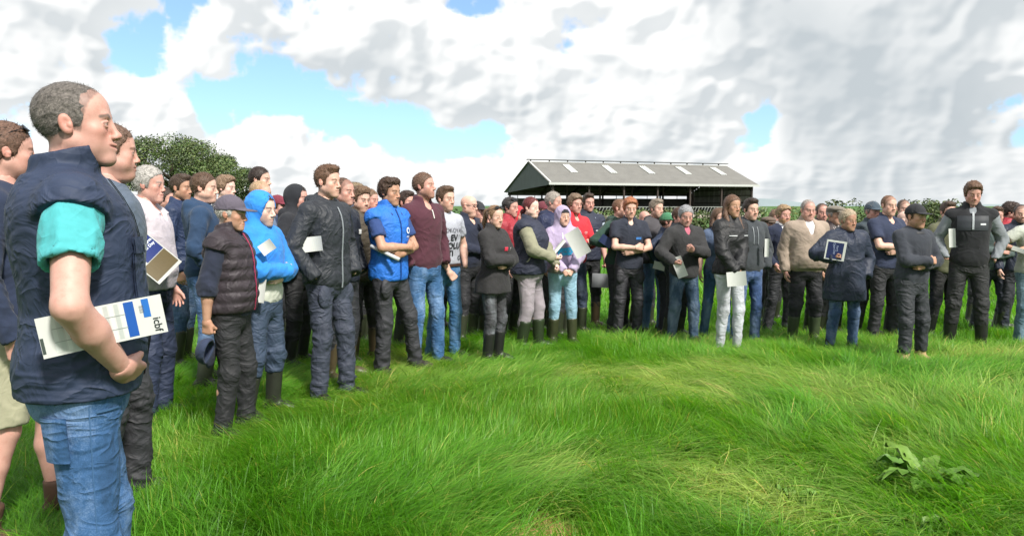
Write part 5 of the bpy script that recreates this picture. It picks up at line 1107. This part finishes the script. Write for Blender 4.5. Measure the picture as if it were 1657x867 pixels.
person('P40', 1079, 344, Y=9.3, a=-10, ha=10, hair=('short', '#4f3a2a'), skin='ruddy', tops=[jacket('#17243c')], bot=trs('#161a24'), shoe=SH, arms=(('hold', 1064, 425, -.2, 'grip'), 'pocket'), hat=('cap', '#37704f'), label='man in green and white cap and navy jacket')
if 'P40' in CAST:
    B = CAST['P40']; F = Fld((-.12, -.05, .0), (.12, .15, .18), .006); F.ell((0, -.014, .036), (.0915, .1135, .1085), 0, flt=lambda X, Y, Z: np.maximum(np.maximum(.062 - Z, np.abs(X) - .045), .03 - Y)); V, Q = F.mesh(); obj_np('front_panel', to_head(B, V), Q, cloth('#c9cdc8'), B.parts['hat'])
person('P41', 1098, 335, Y=9.0, a=-35, hair=('short', '#4f3523'), skin='ruddy', tops=[jacket('#23272e')], bot=trs('#16181e'), arms=('pocket', 'pocket'), label='brown-haired man in dark jacket close behind the grey-haired man')
B = person('P42', 1109, 332, yb=549, a=-64, ha=-58, hp=16, hair=('swept', '#8f9094'), skin='ruddy', face='mo', tops=[tee('#a5586a', infl=.008), jacket('#232325', m='cotton', infl=.030, collar='hood', notch=.13, hem=.85)], bot=jeans('#1f3850', infl=.018), shoe=('boot', '#2b2723'), arms=(('hold', 1092, 425, -.26, 'fist'), ('hold_high', 1122, 405, -.26, 'grip')), label='grey-haired man in black hooded jacket looking down, holding a paper')
person('P43', 1163, 336, Y=8.9, a=-70, ha=-35, hair=('long', '#6b4c34'), skin='fair', face='f', beard=0, tops=[tee('#4a5a74')], bot=jeans('#2b5070'), shoe=SH, arms=('side', 'side'), label='person in blue-grey t-shirt hidden behind the woman in white jeans')
B = person('P44', 1184, 315, yb=565, a=-48, ha=-38, hp=4, hair=('long', '#6e4a30'), skin='tan', face='f', beard=0, g=.97, tops=[jacket('#17181b', infl=.030, hem=.90, wr=.014, notch=.02)], bot=jeans('#9c9fa5', rb=.042, infl=.007), shoe=('shoe', '#4d443c'), arms=(('clasp', 1190, 440, -.25, 'fist'), ('clasp', 1197, 436, -.24, 'grip')), feet=((.09, -.02), (-.11, .04)), label='long-haired woman in black jacket and white jeans holding a paper')
if B: patch(B, 'jacket', 'reflective_piping', '#c8cccf', .05, .13, 1.325, 1.332); patch(B, 'jacket', 'reflective_piping', '#c8cccf', -.13, -.05, 1.325, 1.332)
B = person('P45', 1214, 321, yb=553, a=-56, ha=-42, hair=('quiff', '#3a2a1f'), skin='fair', face='ms', beard=.2, tops=[hoodie('#31363b')], bot=jeans('#25406a'), shoe=('boot', '#86705c'), arms=('side', 'pocket'), label='smiling dark-haired man in charcoal hoodie behind the woman in white jeans')
if B:
    for u in (-.03, .03): patch(B, 'hoodie', 'drawstring', '#7d8388', u - .004, u + .004, 1.24, 1.44)
person('P46', 1241, 350, Y=10.3, a=-40, hair=('fringe', '#b5aca2'), skin='ruddy', face='ms', tops=[jacket('#3a3a3c')], bot=trs(BLACK), hat=('flat', '#54463c'), label='ruddy man in brown flat cap behind the charcoal hoodie')
B = person('P47', 1267, 332, yb=534, a=-50, ha=-42, hair=('mop', '#a58555'), skin='ruddy', beard=.75, g=1.04, tops=[tee('#d9d6d6', infl=.010, collar='shirt'), jumper('#141d34', notch=.07)], bot=trs('#1d1f24'), shoe=('boot', '#1d1b19'), arms=(('side', 1254, 428, -.2, 'relaxed'), 'pocket'), label='man with ginger beard in navy jumper over a pale collar')
if B: patch(B, 'jumper', 'badge', '#e4e6e8', .05, .12, 1.29, 1.305)
person('P48', 1254, 339, Y=10.9, a=-40, hair=('short', '#7d5a3f'), skin='ruddy', tops=[jacket('#4a3f3a')], bot=trs(BLACK), label='man glimpsed between the flat cap and the ginger beard')
B = person('P49', 1307, 322, yb=549, a=-66, ha=-52, hp=8, hair=('recede', '#9a8f88'), skin='ruddy', face='mro', g=1.16, belly=.05, tops=[tee('#d6d6da', infl=.012, collar='shirt'), jacket('#8b7d70', m='cotton', infl=.032, hem=.89, cinch=.022, notch=.18, cuff=1)], bot=trs('#15161c', hem=.33, infl=.016), shoe=('welly', '#3a4430'), arms=('side', 'side'), label='stout man in beige blouson jacket, black trousers and green rubber boots')
person('P50', 1329, 328, Y=9.5, a=-55, hair=('recede', '#4f3b2e'), skin='ruddy', tops=[jacket('#2c2c30')], bot=trs(BLACK), label='man looking over the beige jacket\'s shoulder')
person('P51', 1349, 332, Y=9.2, a=-40, ha=-28, hair=('fringe', '#a9a098'), skin='tan', face='mo', tops=[tee('#a9a2a0', infl=.01, collar='shirt'), jacket('#332a2c', notch=.10)], bot=trs(BLACK), hat=('flat', '#6c665c'), label='older man in grey tweed flat cap')
B = person('P52', 1372, 338, yb=563, a=-62, ha=-34, hair=('swept', '#b09a78'), skin='brown', face='mo', g=1.05, belly=.02, tops=[jumper('#182033', infl=.014), jacket('#1f2738', infl=.040, hem=.66, flare=.035, collar='hood', notch=.12)], bot=jeans('#1f3a5c'), shoe=('boot', '#1b1a1c'), arms=(('hold', 1350, 417, -.26, 'fist'), 'pocket'), label='fair-haired older man in long navy raincoat holding a booklet to his chest')
person('P53', 1411, 326, Y=9.1, a=-44, ha=-40, hair=('short', '#8a8078'), skin='ruddy', g=1.05, tops=[tee('#c9c9cc', infl=.012, collar='shirt'), gilet('#26343c', collar='stand', notch=.08, quilt=.008)], bot=trs('#1b1c20'), arms=('side', 'side'), hat=('cap', '#34424e'), label='man in blue-grey cap and dark gilet')
B = person('P54', 1437, 315, yb=547, a=-46, ha=-40, hair=('crop', '#7d5535'), skin='fair', face='ms', g=1.08, tops=[polo('#1d2740', sleeve=.68, infl=.018)], bot=trs('#1a1b20', infl=.013), shoe=('boot', '#1b1a18'), arms=('over', 'under'), label='smiling young man in navy polo shirt with bare arms folded')
person('P55', 1461, 322, Y=9.5, a=-50, hair=('crop', '#5e4433'), skin='fair', tops=[jacket('#1b1b1e')], bot=trs(BLACK), label='short-haired man behind the black cap, in black')
person('P56', 1464, 340, Y=8.9, a=-15, ha=0, hair=('bald', '#b9a58e'), skin='pale', face='mo', tops=[jacket('#232c3e', collar='hood')], bot=jeans('#27507c'), shoe=SH, arms=('pocket', 'pocket'), label='bald man in navy padded jacket close behind the black cap')
B = person('P57', 1481, 330, yb=581, a=-46, ha=-26, hair=('crop', '#4a3626'), skin='tan', tops=[jumper('#262a33', infl=.022, hem=.91)], bot=trs('#1d2127', infl=.016, hem=.15), shoe=('boot', '#a88c68'), arms=('over', 'under'), feet=((.14, .10), (-.16, .02)), hat=('cap', '#14161c'), label='man in black cap and charcoal sweatshirt with arms folded and tan boots')
if B: patch(B, 'jumper', 'neck_rib', '#14151a', -.05, .05, 1.455, 1.475, .004)
person('P58', 1533, 326, Y=8.9, a=-45, hair=('quiff', '#55402f'), skin='fair', beard=.3, tops=[jacket('#4d4f38', m='cotton')], bot=trs('#17171a'), shoe=W_BLACK, arms=('pocket', 'pocket'), label='man in olive jacket behind the tall man\'s right shoulder')
B = person('P59', 1575, 294, yb=559, a=-82, ha=-62, hp=14, hair=('mop', '#6e4c30'), skin='ruddy', face='ms', g=.98, tops=[jumper('#70757a', infl=.016, hem=1.0), dict(c='#101217', n='half_zip_top', m='knit', infl=.026, hem=.89, sleeve=.10, collar='stand', cinch=.010, notch=.03)], bot=trs('#17181b', infl=.016), shoe=W_BLACK, arms=('pocket', 'pocket'), feet=((.15, 0), (-.15, 0)), label='very tall young man in black half-zip with grey sleeves, smiling downwards')
if B: zipper(B, 'half_zip_top', '#9fa4a8', 1.28, 1.46, .018); patch(B, 'half_zip_top', 'badge', '#c9ccd0', -.115, -.065, 1.325, 1.343); patch(B, 'half_zip_top', 'yoke', '#2b2f35', -.14, .14, 1.27, 1.42, .005, 12)
person('P60', 1587, 343, Y=10.7, a=-40, hair=('short', '#777068'), skin='ruddy', tops=[jacket('#3a3f45')], bot=trs(BLACK), hat=('cap', '#5a5f68'), label='person in grey cap far behind the tall man')
B = person('P61', 1613, 334, yb=535, a=-76, ha=-64, hair=('quiff', '#5a3f2b'), skin='ruddy', tops=[jumper('#4a5856', infl=.022, collar='stand', notch=.03)], bot=trs('#171d2b', infl=.016), shoe=SH, arms=('over', 'under'), feet=((.20, 0), (-.17, 0)), glasses='top', label='man in grey-green top with arms folded and sunglasses on his head')
person('P62', 1634, 327, Y=9.8, a=-10, ha=10, hair=('mop', '#3f2e26'), skin='ruddy', tops=[jacket('#8e2530')], bot=trs(BLACK), glasses='top', label='dark-haired person in red top at the right, sunglasses pushed up')
person('P63', 1651, 330, Y=9.3, a=-60, hair=('crop', '#453229'), skin='fair', beard=.75, tops=[jacket('#1e2434')], bot=trs('#191c24'), arms=('side', 'side'), label='man with dark beard in navy jacket at the right edge')
person('P64', 1676, 328, yb=556, a=-50, hair=('short', '#5a4330'), skin='tan', tops=[tee('#9fa399', infl=.020)], bot=jeans('#3d5a68'), shoe=SH, arms=(('over', 1650, 405, -.2, 'relaxed'), 'under'), label='person in pale t-shirt cut off by the right edge of the picture')

# ------------------------------------------------------------------ papers and things held
def sheet(w, h, bend=0.0, thick=.003, n=10, axis='x'):
    g = Geo(); 
    for k in range(2):
        for j in range(n + 1):
            for i in range(n + 1):
                u = (i / n - .5) * w; v = (j / n - .5) * h; q = (u / w if axis == 'x' else v / h) * 2
                g.v.append((u, -bend * q * q - k * thick, v))
    m = (n + 1) ** 2
    for j in range(n):
        for i in range(n):
            a = j * (n + 1) + i; q = (a, a + 1, a + n + 2, a + n + 1); g.f.append(tuple(reversed(q))); g.f.append(tuple(m + x for x in q))
    edge = [i for i in range(n + 1)] + [(j + 1) * (n + 1) + n for j in range(n)] + [n * (n + 1) + n - 1 - i for i in range(n)] + [(n - 1 - j) * (n + 1) for j in range(n - 1)]
    for a, b in zip(edge, edge[1:] + edge[:1]): g.f.append((a, b, m + b, m + a))
    return g
THICK = {}
PAPER = plain('paper', '#bfc1be', .75, var=.03); 
def document(px, py, who, dy, w, h, roll, label, yaw=0, pitch=0, bend=.012, color=None, name='paper_sheet', cat='paper', axis='x', thick=.0014):
    if ONLY is not None and who not in ONLY: return None
    c = at(px, py, CAST[who].Y - dy); th = math.atan((px - CX) / FPX); o = sheet(w, h, bend, thick, 10, axis).obj(name, plain('card_' + color.lstrip('#'), color, .6, var=.04) if color else PAPER, None, False)
    o.matrix_world = Matrix.Translation(Vector(c)) @ Matrix.Rotation(-th + R(yaw), 4, 'Z') @ Matrix.Rotation(R(pitch), 4, 'X') @ Matrix.Rotation(R(-roll), 4, 'Y'); tag(o, label, cat, 'papers held by the crowd'); THICK[o.name] = thick; return o
def printed(o, name, color, x0, x1, z0, z1, bend, w, h, axis='x', lift=.0008):
    g = Geo(); n = 8
    for i in range(n):
        for j in range(n):
            q = []
            for a, b in ((i, j), (i + 1, j), (i + 1, j + 1), (i, j + 1)):
                u = x0 + (x1 - x0) * a / n; v = z0 + (z1 - z0) * b / n; t = (u / w if axis == 'x' else v / h) * 2; q.append((u, -bend * t * t - lift - THICK[o.name], v))
            g.quad(*q)
    return g.obj(name, plain('ink_' + color.lstrip('#'), color, .5, var=.04), o)
def inked(o, txt, color, u, v, size, rot, bend, w, bold=0, lift=.0014):
    me = text_mesh(txt, size, 'CENTER', bold); n = len(me.vertices); co = np.zeros(n * 3, np.float32); me.vertices.foreach_get('co', co); co = co.reshape(-1, 3); c, s = math.cos(R(rot)), math.sin(R(rot)); q = co.copy()
    q[:, 0] = u + co[:, 0] * c - co[:, 1] * s; q[:, 2] = v + co[:, 0] * s + co[:, 1] * c; q[:, 1] = -bend * (q[:, 0] / w * 2) ** 2 - lift - THICK[o.name]; me.vertices.foreach_set('co', q.ravel()); me.update(); return child('lettering', me, o, plain('ink_' + color.lstrip('#'), color, .5))
def props():
    # results sheet under the foreground man's arm
    w, h = .318, .114; o = document(168, 526, 'P02', 0.225, w, h, 9, 'results sheet with blue table headings tucked under the foreground man\'s arm', yaw=2, bend=.006)
    if o:
        for x0, x1 in ((.058, .084), (-.020, -.012)): printed(o, 'table_heading', '#0f4c9c', x0, x1, -.050, .052, .006, w, h)
        printed(o, 'title_box', '#1b62b0', .105, .124, -.002, .052, .006, w, h); printed(o, 'table_heading', '#3a4440', -.158, -.150, -.045, .0, .006, w, h)
        for k in range(5): printed(o, 'table_column', '#a9b0ac' if k % 2 else '#c2c8c6', -.008 + k * .0138, .003 + k * .0138, -.050, .052, .006, w, h, lift=.0004)
        for k in range(7): printed(o, 'table_column', '#b4bab6' if k % 2 else '#c9cdca', -.125 + k * .0145, -.114 + k * .0145, -.048, .052, .006, w, h, lift=.0004)
        for v in (-.020, .018): printed(o, 'table_rule', '#7d8682', -.125, .06, v, v + .0014, .006, w, h, lift=.0012)
        inked(o, 'icbf', '#1c2226', .136, -.028, .030, -90, .006, w, .0004)
        for k in range(3): inked(o, 'IIIII IIII III', '#5a6468', .098 + .004 * k, .024, .006, -90, .006, w)
    w, h = .21, .30; o = document(247, 418, 'P04', 0.30, w, h, 46, 'open-day booklet with dark blue and brown cover held by the man in the pale shirt', pitch=-8, bend=.006, name='booklet', cat='booklet', thick=.006)
    if o:
        printed(o, 'blue_panel', '#142a6e', -.045, .098, .0, .142, .006, w, h); printed(o, 'photo_panel', '#5d5033', -.098, .098, -.128, -.004, .006, w, h); inked(o, 'UCD Farm\nOpen Day', '#e8ecf2', .03, .085, .028, 0, .006, w, .0006)
    o = document(1352, 405, 'P52', 0.30, .20, .21, -8, 'navy open-day booklet held against the long raincoat', bend=.004, name='booklet', cat='booklet', thick=.006)
    if o: printed(o, 'blue_panel', '#14204e', -.085, .075, -.095, .085, .004, .20, .21); inked(o, 'Farm\nOpen Day', '#9aa6c4', .0, .02, .03, -82, .004, .20)
    document(432, 400, 'P12', 0.27, .10, .08, 35, 'white paper tucked in the folded arms of the blue hoodie'); document(420, 470, 'P12', 0.24, .075, .17, -8, 'white paper hanging below the blue hoodie sleeve')
    document(463, 404, 'P11', 0.25, .05, .12, 5, 'white paper in the hand of the man in the grey-blue polo'); document(505, 395, 'P16', 0.22, .15, .115, 6, 'folded white paper under the arm of the dark rain jacket', bend=.03)
    document(1100, 432, 'P42', 0.30, .12, .25, 22, 'white paper held by the grey-haired man looking down', yaw=-10)
    document(1070, 431, 'P40', 0.30, .20, .10, -14, 'white paper held by the man in the green and white cap'); document(1131, 404, 'P41', 0.20, .09, .10, 30, 'navy booklet seen at the grey-haired man\'s elbow', color='#24345e', name='booklet', cat='booklet')
    document(1192, 451, 'P44', 0.30, .20, .155, 6, 'white paper held in front of the white jeans', bend=.02); document(1241, 401, 'P45', 0.20, .05, .21, 0, 'printed white sheet under the charcoal hoodie\'s arm')
    document(975, 454, 'P35', 0.15, .30, .20, -3, 'grey folder hanging from the hand of the man in navy gilet', color='#8b8e93', name='folder', cat='folder'); document(981, 390, 'P36', 0.32, .17, .11, -35, 'navy booklet held by the man in the green hoodie', color='#1b2a52', name='booklet', cat='booklet', thick=.008)
    document(900, 404, 'P33', 0.28, .045, .30, -42, 'narrow edge of an opened white card held by the lilac hoodie', yaw=20); document(935, 393, 'P33', 0.30, .19, .32, 30, 'large white card held open across the lilac hoodie', yaw=-15)
    document(1541, 385, 'P59', 0.20, .065, .21, 4, 'white paper tucked under the tall man\'s arm'); document(1648, 404, 'P64', 0.25, .13, .05, -20, 'white paper at the right edge of the picture')
    # rolled paper in folded arms of the blue gilet
    if ONLY is None:
        g = Geo(); a = at(600, 398, CAST['P21'].Y - .20); b = at(646, 420, CAST['P21'].Y - .27); limb(g, [a, a * .5 + b * .5, b], .018, .018, 14); g.f.append(tuple(range(13, -1, -1))); g.f.append(tuple(range(28, 42)))
        me = g.mesh('rolled_paper', plain('rolled_paper', '#b9bec4', .7), True); c = (a + b) / 2; me.transform(Matrix.Translation(-Vector(c))); o = link(bpy.data.objects.new('rolled_paper', me)); o.location = c; tag(o, 'rolled pale paper held in the folded arms of the blue gilet', 'paper', 'papers held by the crowd')
        # cap dangling from the old man's fist
        F = Fld((-.14, -.14, -.12), (.14, .2, .12), .008); F.ell((0, 0, 0), (.085, .10, .065), 0, flt=lambda X, Y, Z: -.02 - Z + 0 * X + 0 * Y); F.ell((0, 0, -.02), (.066, .08, .05), .004, sub=True); F.ell((0, .09, -.018), (.07, .085, .012), .006, flt=lambda X, Y, Z: .03 - Y + 0 * X + 0 * Z)
        V, Q = F.mesh(); c = at(334, 568, CAST['P09'].Y - .2); o = obj_np('cap', V, Q, cloth('#1a2740', 'cotton')); o.matrix_world = Matrix.Translation(Vector(c)) @ Matrix.Rotation(R(-75), 4, 'Y') @ Matrix.Rotation(R(40), 4, 'Z'); tag(o, 'navy cap dangling from the elderly man\'s hand', 'cap')
        # black folded coat carried by the red-haired woman
props()
if ONLY is None: build_grass()
